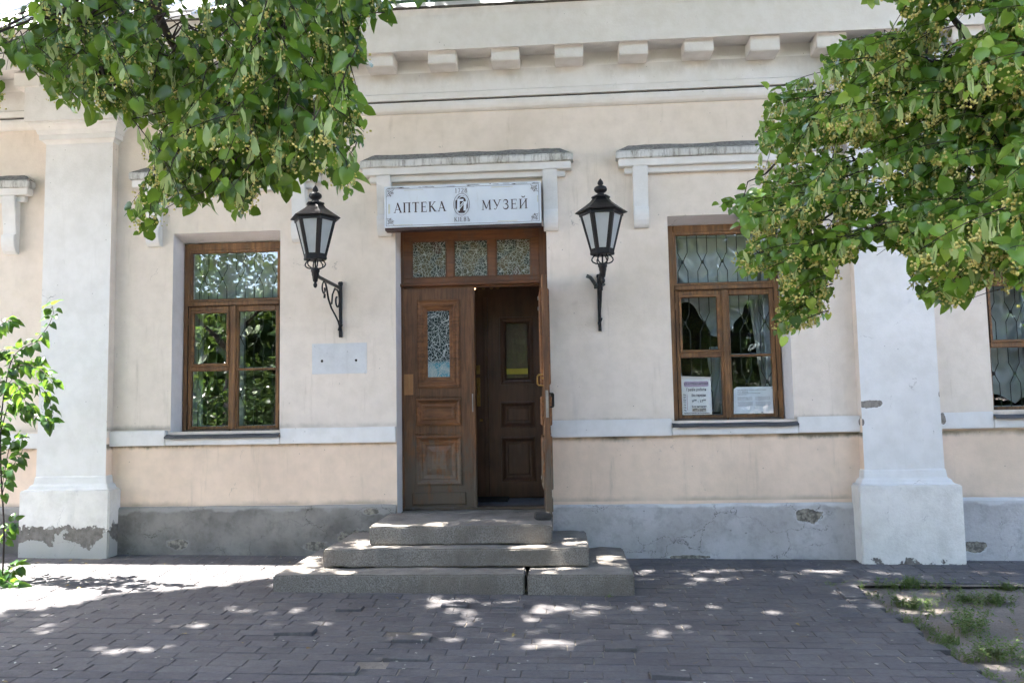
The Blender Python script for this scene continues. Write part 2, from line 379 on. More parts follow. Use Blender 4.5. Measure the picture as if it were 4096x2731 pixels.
# ------------------------------------------------------------------ mesh helpers
class MB:
    def __init__(s): s.v = []; s.f = []; s.mi = []; s.cur = 0; s.off = 0
    def add(s, vs, fs):
        b = len(s.v); s.v += [tuple(v) for v in vs]; s.f += [tuple(b+i for i in f) for f in fs]; s.mi += [s.cur]*len(fs)
    def box(s, x0, x1, y0, y1, z0, z1):
        s.add([(x0, y0, z0), (x1, y0, z0), (x1, y1, z0), (x0, y1, z0), (x0, y0, z1), (x1, y0, z1), (x1, y1, z1), (x0, y1, z1)],
              [(0, 1, 5, 4), (1, 2, 6, 5), (2, 3, 7, 6), (3, 0, 4, 7), (4, 5, 6, 7), (3, 2, 1, 0)])
    def cbox(s, x0, x1, y0, y1, z0, z1, c=.006):
        """box whose front (-y) edges are chamfered"""
        r = [[(x0+c, y0, z0+c), (x1-c, y0, z0+c), (x1-c, y0, z1-c), (x0+c, y0, z1-c)],
             [(x0, y0+c, z0), (x1, y0+c, z0), (x1, y0+c, z1), (x0, y0+c, z1)],
             [(x0, y1, z0), (x1, y1, z0), (x1, y1, z1), (x0, y1, z1)]]
        fs = [(0, 1, 2, 3), (11, 10, 9, 8)]
        for k in (0, 4):
            for i in range(4):
                j = (i+1) % 4; fs.append((k+4+i, k+4+j, k+j, k+i))
        s.add(sum(r, []), fs)
    def rings(s, x0, x1, z0, z1, prof, cap=True):
        """mitred moulding: concentric rectangles (inset, y), optional centre"""
        vs = []
        for (i, y) in prof: vs += [(x0+i, y, z0+i), (x1-i, y, z0+i), (x1-i, y, z1-i), (x0+i, y, z1-i)]
        fs = []
        for k in range(len(prof)-1):
            for i in range(4):
                j = (i+1) % 4; fs.append((4*k+i, 4*k+j, 4*k+4+j, 4*k+4+i))
        if cap: k = 4*(len(prof)-1); fs.append((k, k+1, k+2, k+3))
        s.add(vs, fs)
    def holed(s, x0, x1, z0, z1, y, holes, step=None, flip=False):
        xs = sorted({x0, x1, *[h[0] for h in holes], *[h[1] for h in holes]}); zs = sorted({z0, z1, *[h[2] for h in holes], *[h[3] for h in holes]})
        for i in range(len(xs)-1):
            for j in range(len(zs)-1):
                cx, cz = (xs[i]+xs[i+1])/2, (zs[j]+zs[j+1])/2
                if any(h[0] < cx < h[1] and h[2] < cz < h[3] for h in holes): continue
                q = [(xs[i], y, zs[j]), (xs[i+1], y, zs[j]), (xs[i+1], y, zs[j+1]), (xs[i], y, zs[j+1])]
                s.add(q, [(0, 1, 2, 3) if not flip else (3, 2, 1, 0)])
    def sweep_x(s, x0, x1, prof, ends=True):
        """extrude a (y,z) profile along x; x0/x1 may be callables of the profile point for mitred returns"""
        fx0 = x0 if callable(x0) else (lambda p: x0); fx1 = x1 if callable(x1) else (lambda p: x1)
        n = len(prof); vs = [(fx0(p), p[0], p[1]) for p in prof]+[(fx1(p), p[0], p[1]) for p in prof]
        fs = [(i, i+1, n+i+1, n+i) for i in range(n-1)]
        if ends: fs += [tuple(range(n))[::-1], tuple(range(n, 2*n))]
        s.add(vs, fs)
    def tube(s, pts, r, sides=6, r1=None, caps=True):
        pts = [Vector(p) for p in pts]; n = len(pts); r1 = r if r1 is None else r1; vs = []; ref = None
        for i, p in enumerate(pts):
            d = (pts[min(i+1, n-1)]-pts[max(i-1, 0)])
            d = d.normalized() if d.length > 1e-9 else Vector((0, 0, 1))
            if ref is None: ref = Vector((1, 0, 0)) if abs(d.x) < .8 else Vector((0, 1, 0))
            a = (ref-d*ref.dot(d)).normalized(); ref = a; b = d.cross(a)
            rr = (r[i] if isinstance(r, (list, tuple)) else r+(r1-r)*i/max(1, n-1))
            for k in range(sides):
                t = 2*PI*k/sides; vs.append(p+a*(math.cos(t)*rr)+b*(math.sin(t)*rr))
        fs = []
        for i in range(n-1):
            for k in range(sides):
                k2 = (k+1) % sides; fs.append((i*sides+k, i*sides+k2, (i+1)*sides+k2, (i+1)*sides+k))
        if caps: fs += [tuple(range(sides))[::-1], tuple(range((n-1)*sides, n*sides))]
        s.add(vs, fs)
    def lathe(s, prof, seg=16, c=(0, 0, 0), rot=0):
        """(r,z) profile, bottom to top"""
        vs = []; n = len(prof)
        for (r, z) in prof:
            for k in range(seg):
                t = 2*PI*k/seg+rot; vs.append((c[0]+r*math.cos(t), c[1]+r*math.sin(t), c[2]+z))
        fs = []
        for i in range(n-1):
            for k in range(seg):
                k2 = (k+1) % seg; fs.append((i*seg+k, i*seg+k2, (i+1)*seg+k2, (i+1)*seg+k))
        fs += [tuple(range(seg))[::-1], tuple(range((n-1)*seg, n*seg))]
        s.add(vs, fs)
    def poly(s, pts, y):
        """flat polygon in the xz plane, each lifted a hair more than the last"""
        y = y-s.off; s.off += .00006
        s.add([(p[0], y, p[1]) for p in pts], [tuple(range(len(pts)))])
    def line(s, a, b, t, y, t2=None):
        t2 = t if t2 is None else t2
        a = Vector(a); b = Vector(b); d = (b-a)
        if d.length < 1e-7: return
        d.normalize(); n = Vector((-d.y, d.x))
        s.poly([a-n*t/2, b-n*t2/2, b+n*t2/2, a+n*t/2], y)
    def arc(s, cx, cz, rx, rz, a0, a1, t, y, n=14):
        p0 = []; p1 = []
        for i in range(n+1):
            a = math.radians(a0+(a1-a0)*i/n); tt = t(i/n) if callable(t) else t
            p0.append((cx+(rx-tt/2)*math.cos(a), cz+(rz-tt/2)*math.sin(a))); p1.append((cx+(rx+tt/2)*math.cos(a), cz+(rz+tt/2)*math.sin(a)))
        yy = y-s.off; s.off += .00006
        vs = [(p[0], yy, p[1]) for p in p0]+[(p[0], yy, p[1]) for p in p1]; m = n+1
        s.add(vs, [(i, i+1, m+i+1, m+i) for i in range(n)])
    def xform(s, mat): s.v = [tuple(mat@Vector(v)) for v in s.v]
    def build(s, name, mats, parent=None, smooth=False, loc=None, rotz=0):
        me = bpy.data.meshes.new(name); me.from_pydata(s.v, [], s.f)
        mats = mats if isinstance(mats, (list, tuple)) else [mats]
        for m in mats: me.materials.append(m)
        if len(mats) > 1: me.polygons.foreach_set('material_index', s.mi)
        if smooth: me.polygons.foreach_set('use_smooth', [True]*len(s.f))
        me.update()
        o = bpy.data.objects.new(name, me); C.objects.link(o)
        if parent: o.parent = parent
        if loc is not None: o.location = loc
        if rotz: o.rotation_euler.z = rotz
        return o
def fixn(o, bevel=0, seg=1):
    bm = bmesh.new(); bm.from_mesh(o.data)
    bmesh.ops.remove_doubles(bm, verts=bm.verts, dist=1e-5)
    bmesh.ops.recalc_face_normals(bm, faces=bm.faces)
    if bevel: bmesh.ops.bevel(bm, geom=[e for e in bm.edges if len(e.link_faces) == 2 and e.calc_face_angle(0) > .5], offset=bevel, segments=seg, affect='EDGES', clamp_overlap=True)
    bm.to_mesh(o.data); bm.free(); o.data.update(); return o
def tag(o, label=None, cat=None, group=None, kind=None):
    if label: o['label'] = label
    if cat: o['category'] = cat
    if group: o['group'] = group
    if kind: o['kind'] = kind
    return o
def empty(name, loc=(0, 0, 0), rotz=0, **k):
    o = bpy.data.objects.new(name, None); C.objects.link(o); o.location = loc; o.rotation_euler.z = rotz
    o.empty_display_size = .1
    return tag(o, **k)
def wob(x, s=1, seed=0): return noise.noise(Vector((x*s, seed*7.3, seed)))
#PART2
# ------------------------------------------------------------------ BUILDING
def rough(o, cuts=0, amp=.004, sc_=5, bevel=.006, lock=None):
    bm = bmesh.new(); bm.from_mesh(o.data)
    bmesh.ops.remove_doubles(bm, verts=bm.verts, dist=1e-5); bmesh.ops.recalc_face_normals(bm, faces=bm.faces)
    if bevel: bmesh.ops.bevel(bm, geom=[e for e in bm.edges if len(e.link_faces) == 2 and e.calc_face_angle(0) > .5], offset=bevel, segments=2, affect='EDGES', clamp_overlap=True)
    if cuts:
        es = [e for e in bm.edges if abs((e.verts[0].co-e.verts[1].co).normalized().x) > .95 and e.calc_length() > .3]
        bmesh.ops.subdivide_edges(bm, edges=es, cuts=cuts)
    for v in bm.verts:
        if lock and lock(v.co): continue
        p = v.co*sc_; n1 = noise.noise_vector(p); n2 = noise.noise_vector(p*4.1)
        v.co += Vector((n1.x*.5, n1.y, n1.z))*amp+n2*amp*.35
    bm.normal_update(); bm.to_mesh(o.data); bm.free()
    for p in o.data.polygons: p.use_smooth = False
    return o

B = empty('pharmacy_building', (0, 0, 0), label='single storey cream stucco building with white pilasters, open wooden double door and toothed cornice', cat='building')
WINS = [dict(x=-4.10, z=1.335, o=(-4.115, -2.95, 1.345, 3.445), cur='left'),
        dict(x=1.128, z=1.366, o=(1.10, 2.28, 1.372, 3.457), cur='right'),
        dict(x=4.235, z=1.40, o=(4.195, 5.37, 1.425, 3.49), cur='far'),
        dict(x=-7.25, z=1.30, o=(-7.265, -6.10, 1.31, 3.41), cur='far')]
DOOR = (-1.72, -.14, .42, 3.45)
mb = MB(); mb.holed(-10, 10, -.4, 5.21, 0, [w['o'] for w in WINS]+[DOOR])
# sides and back
mb.add([(-10, 0, -.4), (-10, 9, -.4), (-10, 9, 5.2), (-10, 0, 5.2)], [(0, 1, 2, 3)])
mb.add([(10, 0, -.4), (10, 9, -.4), (10, 9, 5.2), (10, 0, 5.2)], [(3, 2, 1, 0)])
mb.add([(-10, 9, -.4), (10, 9, -.4), (10, 9, 5.2), (-10, 9, 5.2)], [(3, 2, 1, 0)])
wall = mb.build('wall', M['wall'], B)
# window reveals
for w in WINS:
    x0, x1, z0, z1 = w['o']; fx0, fx1, fz0, fz1 = w['x']-.005, w['x']+1.12, z0-.02, z1-.07
    mb = MB(); e = .0
    mb.add([(x0, 0, z0), (x0, 0, z1), (fx0, .3, fz1), (fx0, .3, fz0)], [(0, 1, 2, 3)])
    mb.add([(x1, 0, z0), (x1, 0, z1), (fx1, .3, fz1), (fx1, .3, fz0)], [(3, 2, 1, 0)])
    mb.add([(x0, 0, z1), (x1, 0, z1), (fx1, .3, fz1), (fx0, .3, fz1)], [(0, 1, 2, 3)])
    mb.add([(x0, 0, z0), (x1, 0, z0), (fx1, .3, fz0), (fx0, .3, fz0)], [(3, 2, 1, 0)])
    mb.build('window_reveal', M['reveal'], wall)
mb = MB(); x0, x1, z0, z1 = DOOR
mb.add([(x0, 0, z0), (x0, 0, z1), (x0+.008, .3, z1), (x0+.008, .3, z0)], [(0, 1, 2, 3)])
mb.add([(x1, 0, z0), (x1, 0, z1), (x1-.008, .3, z1), (x1-.008, .3, z0)], [(3, 2, 1, 0)])
mb.add([(x0, 0, z1), (x1, 0, z1), (x1, .3, z1-.005), (x0, .3, z1-.005)], [(0, 1, 2, 3)])
mb.build('door_reveal', M['reveal'], wall)

# plinth
def plinth(x0, x1, zt, m):
    mb = MB(); n = max(2, int((x1-x0)/.12)); rows = [(-.3), .02, .25, .45, None]
    prof = []
    for i in range(n+1):
        x = x0+(x1-x0)*i/n; top = zt+.008*wob(x, 3, 2)
        col = [(x, -.045-.006*abs(wob(x+z, 5, 1)), z) for z in (-.3, .03, .2, .38)]+[(x, -.045, top-.02), (x, -.032, top), (x, .01, top+.006)]
        prof.append(col)
    k = len(prof[0]); vs = sum(prof, []); fs = []
    for i in range(n):
        for j in range(k-1): fs.append((i*k+j, (i+1)*k+j, (i+1)*k+j+1, i*k+j+1))
    fs.append(tuple(range(k))[::-1]); fs.append(tuple(range(n*k, n*k+k)))
    mb.add(vs, fs); return mb.build('plinth', m, B)
plinth(-10, -5.5, .585, M['plinthL']); plinth(-4.7, -1.725, .572, M['plinthL']); plinth(-.135, 2.83, .548, M['plinthR']); plinth(3.70, 10, .578, M['plinthR'])

# sill bands
def band(x0, x1, z0, z1):
    mb = MB(); mb.box(x0, x1, -.052, .0, z0, z1)
    o = mb.build('sill_band', M['white'], B); return rough(o, int((x1-x0)/.15), .0035, 3, .006, lock=lambda c: c.y > -.002)
band(-10, -7.295, 1.195, 1.35); band(-7.293, -6.08, 1.195, 1.243); band(-6.078, -5.47, 1.195, 1.35)
band(-4.76, -4.146, 1.205, 1.36); band(-4.144, -2.928, 1.205, 1.276); band(-2.926, -1.722, 1.205, 1.364)
band(-.138, 1.068, 1.226, 1.396); band(1.070, 2.304, 1.23, 1.306); band(2.306, 2.905, 1.236, 1.392)
band(3.63, 4.165, 1.25, 1.41); band(4.167, 5.395, 1.25, 1.338); band(5.397, 10, 1.25, 1.41)

# pilasters
def stack(mb, x0, x1, y, levels, back=0.0):
    vs = []; fs = []
    for (o_, z) in levels: vs += [(x0-o_, back, z), (x0-o_, y-o_, z), (x1+o_, y-o_, z), (x1+o_, back, z)]
    n = len(levels)
    for i in range(n-1):
        for k in range(3): fs.append((4*i+k, 4*i+k+1, 4*i+k+5, 4*i+k+4))
    fs += [(3, 2, 1, 0), (4*n-4, 4*n-3, 4*n-2, 4*n-1)]
    mb.add(vs, fs)
for (x0, x1, dz, bm_, lab) in ((-5.49, -4.745, .04, M['lbase'], 'white pilaster whose base plaster has flaked off'), (2.897, 3.642, 0, M['rbase'], 'white pilaster with chipped edge and rough whole base')):
    mb = MB(); zb = .86+dz
    stack(mb, x0, x1, -.105, [(.004, zb), (.0, 1.6), (0, 3.2), (0, 4.44)])
    p = tag(mb.build('pilaster', [M['white'], M['wall']], B), lab)
    for q in p.data.polygons:
        if abs(q.normal.x) > .9: q.material_index = 1
    mb = MB(); stack(mb, x0, x1, -.105, [(.0, 4.436), (.028, 4.466), (.048, 4.474), (.05, 4.53), (.06, 4.535), (.072, 4.575), (.10, 4.61), (.125, 4.622), (.125, 4.645), (.15, 4.648), (.15, 5.10)])
    mb.build('capital', M['white'], p)
    mb = MB(); stack(mb, x0, x1, -.105, [(.0, zb+.02), (.012, zb), (.02, zb-.07), (.045, zb-.085), (.055, zb-.115), (.095, zb-.13)])
    rough(mb.build('base_moulding', M['white'], p), 8, .006, 6, .005, lock=lambda c: c.y > -.01)
    mb = MB(); mb.box(x0-.105, x1+.108, -.215, 0, -.3, zb-.13)
    rough(mb.build('base_block', bm_, p), 10, .008, 5, .012, lock=lambda c: c.y > -.01 or c.z < -.2)

# frieze, cornice, modillions
mb = MB()
mb.sweep_x(-10, 10, [(0, 4.642), (-.03, 4.648), (-.052, 4.664), (-.066, 4.69), (-.072, 4.72), (-.072, 4.742)], False)
mb.cur = 1; mb.sweep_x(-10, 10, [(-.072, 4.742), (-.05, 4.750), (-.045, 4.766)], False)
mb.cur = 0; mb.sweep_x(-10, 10, [(-.045, 4.766), (-.070, 4.768), (-.074, 4.832), (-.058, 4.838), (-.050, 4.85), (-.042, 4.853), (-.04, 5.206)], False)
M['grime'] = simple('groove_grime_and_shade', (.10, .095, .085), .95, nscale=9, var=.7)  # groove dirt, with the groove's own shade painted in as well
mb.build('frieze', [M['cornice'], M['grime']], B)
mb = MB(); n = 130; prof = [(0, 5.208), (-.31, 5.192), (-.312, 5.178), (-.335, 5.176), (-.338, 5.36), (-.342, 5.54), (-.352, 5.585), (-.36, 5.60), (0, 5.60)]
vs = []; fs = []; k = len(prof)
for i in range(n+1):
    x = -10+20*i/n
    for j, (y, z) in enumerate(prof):
        a = .004 if 0 < j < k-1 else 0
        vs.append((x, y+a*wob(x+j*.2, 1.1, 3), z+a*1.3*wob(x, .9, 4)))
for i in range(n):
    for j in range(k-1): fs.append((i*k+j, i*k+j+1, (i+1)*k+j+1, (i+1)*k+j))
mb.add(vs, fs); corn = mb.build('cornice', M['cornice'], B)
ms = None
xs = [-1.82+.6515*i for i in range(0, 14)]+[-1.82-.632*i for i in range(1, 12)]
for x in xs:
    if ms is None:
        mb = MB(); mb.box(-.145, .145, -.272, -.041, 5.05, 5.203)
        ms = rough(mb.build('modillion', M['cornice'], B), 3, .003, 9, .006, lock=lambda c: c.y > -.06); o = ms
    else: o = ms.copy(); C.objects.link(o); o.parent = B
    o.location = (x, 0, .012 if x < 2 else -.01)
    if x < -4.4: o.location.z = -.03
# flashing + gutter + roof
mb = MB(); vs = []; fs = []; prof = [(-.30, 5.604), (-.385, 5.603), (-.392, 5.612), (-.37, 5.664), (-.33, 5.675)]; k = 5
for i in range(n+1):
    x = -10+20*i/n
    for j, (y, z) in enumerate(prof): vs.append((x, y+(.006*wob(x, 1.7, 6) if j else 0), z+.006*wob(x, 1.3, 9)*(j > 0)))
for i in range(n):
    for j in range(k-1): fs.append((i*k+j, i*k+j+1, (i+1)*k+j+1, (i+1)*k+j))
mb.add(vs, fs); fl = mb.build('eaves_flashing', M['flash'], B); fl.data.materials.append(M['grime'])
for i, p in enumerate(fl.data.polygons):
    if i % 4 < 2: p.material_index = 1  # underside and lip faces take the dark material
mb = MB(); mb.sweep_x(-2.6, 10, [(-.30, 5.668), (-.31, 5.73), (-.26, 5.745), (-.25, 5.67)]); mb.build('gutter', M['green'], B)
mb = MB(); s_ = math.tan(math.radians(38))
def rz(y): return 5.66+(y+.33)*s_
mb.add([(-10, -.33, rz(-.33)), (10, -.33, rz(-.33)), (10, 4.5, rz(4.5)), (-10, 4.5, rz(4.5)), (-10, 9.3, 5.6), (10, 9.3, 5.6)], [(0, 1, 2, 3), (3, 2, 5, 4)])
for i in range(40):
    x = -9.8+.5*i
    mb.add([(x, -.33, rz(-.33)), (x+.03, -.33, rz(-.33)), (x+.03, 4.5, rz(4.5)), (x, 4.5, rz(4.5)), (x+.01, -.34, rz(-.33)+.045), (x+.02, -.34, rz(-.33)+.045), (x+.02, 4.5, rz(4.5)+.045), (x+.01, 4.5, rz(4.5)+.045)],
           [(0, 4, 7, 3), (1, 2, 6, 5), (4, 5, 6, 7), (0, 1, 5, 4)])
for j in range(7):
    y = -.1+j*.62
    mb.add([(-10, y, rz(y)+.002), (10, y, rz(y)+.002), (10, y-.01, rz(y)+.022), (-10, y-.01, rz(y)+.022), (-10, y+.03, rz(y+.03)+.003), (10, y+.03, rz(y+.03)+.003)], [(0, 1, 2, 3), (3, 2, 5, 4)])
mb.build('roof', M['roof'], B)

# hoods
def hood(x0, x1, dz, label):
    mb = MB()
    mb.box(x0+.085, x1-.085, -.055, .0, 3.905, 3.972)
    mb.box(x0+.024, x1-.024, -.105, .0, 3.968, 4.046)
    mb.v = [(a, b, c+dz) for a, b, c in mb.v]
    f = rough(mb.build('window_hood', M['cornice'], B), 14, .003, 5, .005, lock=lambda c: c.y > -.005); f['label'] = label
    mb = MB(); vs = [(x0, -.13, 4.045), (x1, -.13, 4.045), (x1, 0, 4.045), (x0, 0, 4.045), (x0, -.128, 4.118), (x1, -.128, 4.118), (x1, 0, 4.118), (x0, 0, 4.118), (x0+.13, 0, 4.215), (x1-.13, 0, 4.215)]
    mb.add([(a, b, c+dz) for a, b, c in vs], [(0, 1, 5, 4), (1, 2, 6, 5), (3, 0, 4, 7), (3, 2, 1, 0), (4, 5, 9, 8), (5, 6, 9), (4, 8, 7), (7, 8, 9, 6), (2, 3, 7, 6)])
    rough(mb.build('cap_stone', M['hood'], f), 22, .009, 6, .007, lock=lambda c: c.y > -.005)
    prof = [(0, 3.966), (-.10, 3.966), (-.10, 3.93), (-.092, 3.86), (-.072, 3.74), (-.06, 3.64), (-.056, 3.56), (-.058, 3.55), (-.084, 3.542), (-.09, 3.50), (-.088, 3.46), (-.078, 3.41), (-.06, 3.37), (-.035, 3.342), (0, 3.338)]
    for xa in (x0+.168, x1-.168-.15):
        mb = MB(); mb.sweep_x(xa, xa+.15, [(y, z+dz) for y, z in prof])
        rough(mb.build('bracket', M['white'], f), 0, .003, 8, .005, lock=lambda c: c.y > -.005)
hood(-2.066, .152, 0, 'plaster hood over the door with rain-stained cap'); hood(.59, 2.79, 0, 'plaster hood over the window with the notices')
hood(-4.555, -2.49, -.032, 'plaster hood half hidden by the hanging linden bough'); hood(-7.85, -5.665, -.065, 'plaster hood cut by the left edge'); hood(3.70, 5.88, .02, 'plaster hood behind the right linden')

# ---- windows
def bar(mb, x0, x1, z0, z1, y0=.22, y1=.29, c=.006): mb.cbox(x0, x1, y0, y1, z0, z1, c)
def window(w):
    X, Z = w['x'], w['z']; kind = w['cur']
    def R(mb, a, b, c, d, *k): bar(mb, X+a, X+b, Z+c, Z+d, *k)
    mb = MB()
    R(mb, 0, .052, -.01, 2.04); R(mb, 1.062, 1.115, -.01, 2.04); R(mb, .052, 1.062, 1.965, 2.04); R(mb, .052, 1.062, 1.352, 1.40, .205, .29)
    R(mb, .052, 1.062, -.01, .018)
    wf = mb.build('window', M['winwood'], B)
    wf['label'] = {'left': 'brown wooden window reflecting green trees', 'right': 'brown wooden window with two notices behind the glass', 'far': 'brown wooden window at the edge of the photo'}[kind]
    mb = MB()  # top light sash
    x0, x1, z0, z1 = X+.052, X+1.062, Z+1.40, Z+1.965
    mb.rings(x0, x1, z0, z1, [(0, .228), (.024, .228), (.030, .238), (.034, .25)], cap=False)
    # casements
    cas = [(.052, .545), (.57, 1.062)]
    for a, b in cas:
        R(mb, a, a+.038, .02, 1.352, .226, .27); R(mb, b-.042, b, .02, 1.352, .226, .27)
        R(mb, a+.038, b-.042, .02, .055, .226, .27); R(mb, a+.038, b-.042, 1.29 if a > .5 else 1.30, 1.352, .226, .27)
        R(mb, a+.038, b-.042, .648, .672 if a > .5 else .70, .222, .27)
    mb.build('casement', M['winwood'], wf)
    mb = MB(); R(mb, .53, .586, .016, 1.352, .205, .23, .008); mb.build('cover_strip', M['winwood'], wf)
    # hinged vent in the upper left light
    mb = MB(); a, b, c, d = X+.088, X+.505, Z+.70, Z+1.302
    mb.rings(a, b, c, d, [(0, .24), (0, .216), (.004, .212), (.022, .212), (.028, .222), (.030, .235)], cap=False); mb.build('vent_sash', M['winrail'], wf)
    # drip rails
    mb = MB(); R(mb, .035, .535, -.005, .022, .17, .225, .01); R(mb, .56, 1.075, -.004, .024, .165, .225, .01); mb.build('drip_rail', M['drip'], wf)
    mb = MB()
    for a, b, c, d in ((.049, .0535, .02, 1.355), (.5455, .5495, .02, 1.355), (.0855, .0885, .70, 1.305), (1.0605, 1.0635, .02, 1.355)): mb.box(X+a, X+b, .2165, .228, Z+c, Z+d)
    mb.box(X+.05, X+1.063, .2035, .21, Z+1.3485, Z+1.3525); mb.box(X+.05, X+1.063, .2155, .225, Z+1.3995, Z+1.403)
    mb.build('shadow_gap', M['gapdark'], wf)  # near-black strips paint in the shade of the sash joints
    # hinges
    for zz in (.22, 1.15):
        for xx in (.052, 1.064):
            mb = MB(); mb.tube([(X+xx, .215, Z+zz), (X+xx, .215, Z+zz+.07)], .006, 6); mb.build('hinge', M['winwood'], wf)
    panes = [(.086, 1.03, 1.432, 1.932, .252), (.115, .478, .73, 1.272, .237), (.088, .505, .053, .65, .25), (.605, 1.022, .668, 1.292, .25), (.605, 1.022, .053, .65, .25)]
    for (a, b, c, d, y) in panes:
        mb = MB(); ty = rnd.uniform(-.0025, .0025); tz = rnd.uniform(-.002, .002)
        mb.add([(X+a, y+ty, Z+c), (X+b, y-ty, Z+c), (X+b, y-ty+tz, Z+d), (X+a, y+ty+tz, Z+d)], [(0, 1, 2, 3)])
        mb.build('pane', M['glassL' if kind == 'left' else 'glass'], wf)
    # sill sheet
    mb = MB(); a, b = w['o'][0]-.028, w['o'][1]+.022; zf = Z-.052; vs = []; N = 16
    for i in range(N+1):
        x = a+(b-a)*i/N; q = .004*wob(x, 4, 5)
        if i in (0, N): vs += [(x, .2, Z-.008), (x, -.03, zf+.035), (x, -.085, zf+.012), (x, -.086, zf), (x, -.07, zf-.006)]
        else: vs += [(x, .2, Z-.008), (x, -.03, zf+.03+q), (x, -.085+q, zf+.008+q), (x, -.086+q, zf-.008+q), (x, -.07, zf-.006+q)]
    mb.add(vs, [(5*i+j, 5*i+5+j, 5*i+6+j, 5*i+1+j) for i in range(N) for j in range(4)]); mb.build('windowsill', M['sill'], wf)
    # grille
    mb = MB(); gx0 = X+.17-.107*1.0; rows = [Z+1.67, Z+1.02, Z+.39]; y = .345
    for k in range(10):
        xk = X+.113+.1035*k
        if xk > X+1.08: break
        s = 1 if k % 2 == 0 else -1; pts = [(xk, y, Z+1.98)]
        for zr in rows:
            kx = xk+s*.043
            pts += [(xk, y, zr+.10), (xk+s*.012, y, zr+.078), (kx-s*.008, y, zr+.03), (kx, y, zr), (kx-s*.008, y, zr-.03), (xk+s*.012, y, zr-.078), (xk, y, zr-.10)]
        pts.append((xk, y, Z+.02)); mb.tube(pts, .0048, 6)
        if s > 0:
            for zr in rows: mb.lathe([(.004, -.02), (.014, -.012), (.016, 0), (.014, .012), (.004, .02)], 8, (xk+.052, y, zr))
    mb.build('grille', M['grille'], wf)
    # inner sash, painted
    mb = MB(); yy = (.40, .44)
    for (a, b, c, d) in ((.02, .125, 0, 2), (1.0, 1.10, 0, 2), (.125, 1.0, 1.355, 1.43), (.125, 1.0, 0, .06), (.125, 1.0, 1.94, 2.0), (.52, .60, .06, 1.355), (.125, .52, .655, .69), (.60, 1.0, .655, .69)):
        bar(mb, X+a, X+b, Z+c, Z+d, *yy)
    mb.build('inner_sash', M['bluewhite'], wf)
    # dark room behind
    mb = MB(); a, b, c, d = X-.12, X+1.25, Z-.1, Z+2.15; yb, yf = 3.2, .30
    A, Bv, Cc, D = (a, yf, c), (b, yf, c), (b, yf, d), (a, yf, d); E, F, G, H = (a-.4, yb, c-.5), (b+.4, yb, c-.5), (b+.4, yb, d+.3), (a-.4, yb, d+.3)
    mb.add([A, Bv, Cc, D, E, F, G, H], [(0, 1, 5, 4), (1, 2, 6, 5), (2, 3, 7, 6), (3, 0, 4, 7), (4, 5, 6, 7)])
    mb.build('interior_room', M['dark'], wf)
    return wf
for w in WINS: window(w)

# curtains (hang inside: things of their own)
def cloth_grid(mb, fn, nu, nv):
    vs = [fn(i/nu, j/nv) for j in range(nv+1) for i in range(nu+1)]
    mb.add(vs, [(j*(nu+1)+i, j*(nu+1)+i+1, (j+1)*(nu+1)+i+1, (j+1)*(nu+1)+i) for j in range(nv) for i in range(nu)])
def curtain(w, label):
    X, Z = w['x'], w['z']; kind = w['cur']
    root = empty('curtain', (X+.55, .55, Z), label=label, cat='curtain', group='gathered grey curtains in the windows')
    def B_(mb, n):
        mb.v = [(a-(X+.55), b-.55, c-Z) for a, b, c in mb.v]; return mb.build(n, M['curtain'], root, smooth=True)
    mb = MB(); xa, xb, zt = X+.03, X+1.10, Z+2.03
    if kind == 'far': zb = lambda u: Z+.08+.10*abs(math.sin(u*PI*2.5))
    elif kind == 'right': zb = lambda u: Z+1.28-.42*math.exp(-((u-.50)/.2)**2)-.08*math.sin(u*21)*.3
    else: zb = lambda u: Z+1.36-.22*math.exp(-((u-.42)/.14)**2)
    def fn(u, v):
        z0 = zb(u); z = zt+(z0-zt)*v
        cx = .28 if u < .5 else .72; dx = (u-cx)
        fold = math.sin((z-Z)*(26 if kind != 'far' else 16)-9*(dx*4)**2*(.35+v*.8)+1.3*wob(u*4, 1, 3))
        return (xa+(xb-xa)*u+.012*math.sin(z*31+u*9), .53+.028*fold*(.35+.65*v)+.018*math.sin(u*34)*(1-.5*v)+.02*wob(u*7+z*5, 1, 8), z)
    cloth_grid(mb, fn, 90, 90); B_(mb, 'swag')
    if kind == 'right':
        cx = .47 if kind == 'right' else .40
        mb = MB()
        def tail(u, v):
            wd = .045+.035*math.sin(v*PI)+.02*math.sin(v*9); z = Z+.78-.70*v
            return (X+cx*1.06+(u-.5)*2*wd+.02*math.sin(v*5), .56+.022*math.sin(u*14+v*7), z)
        cloth_grid(mb, tail, 24, 30); B_(mb, 'tail')
        mb = MB()
        def side(u, v):
            z = Z+1.5-1.38*v; xr = X+1.03; wd = .16-.10*v
            return (xr-wd+u*wd+.05*v, .60+.018*math.sin(u*26), z)
        cloth_grid(mb, side, 30, 30); B_(mb, 'side_drape')
    else:
        pass
curtain(WINS[0], 'pale gathered curtain behind the tree reflections of the window left of the door')
curtain(WINS[1], 'pale swagged curtain with a hanging tail behind the window holding the notices')
curtain(WINS[2], 'pale curtain drawn across the window at the right edge')

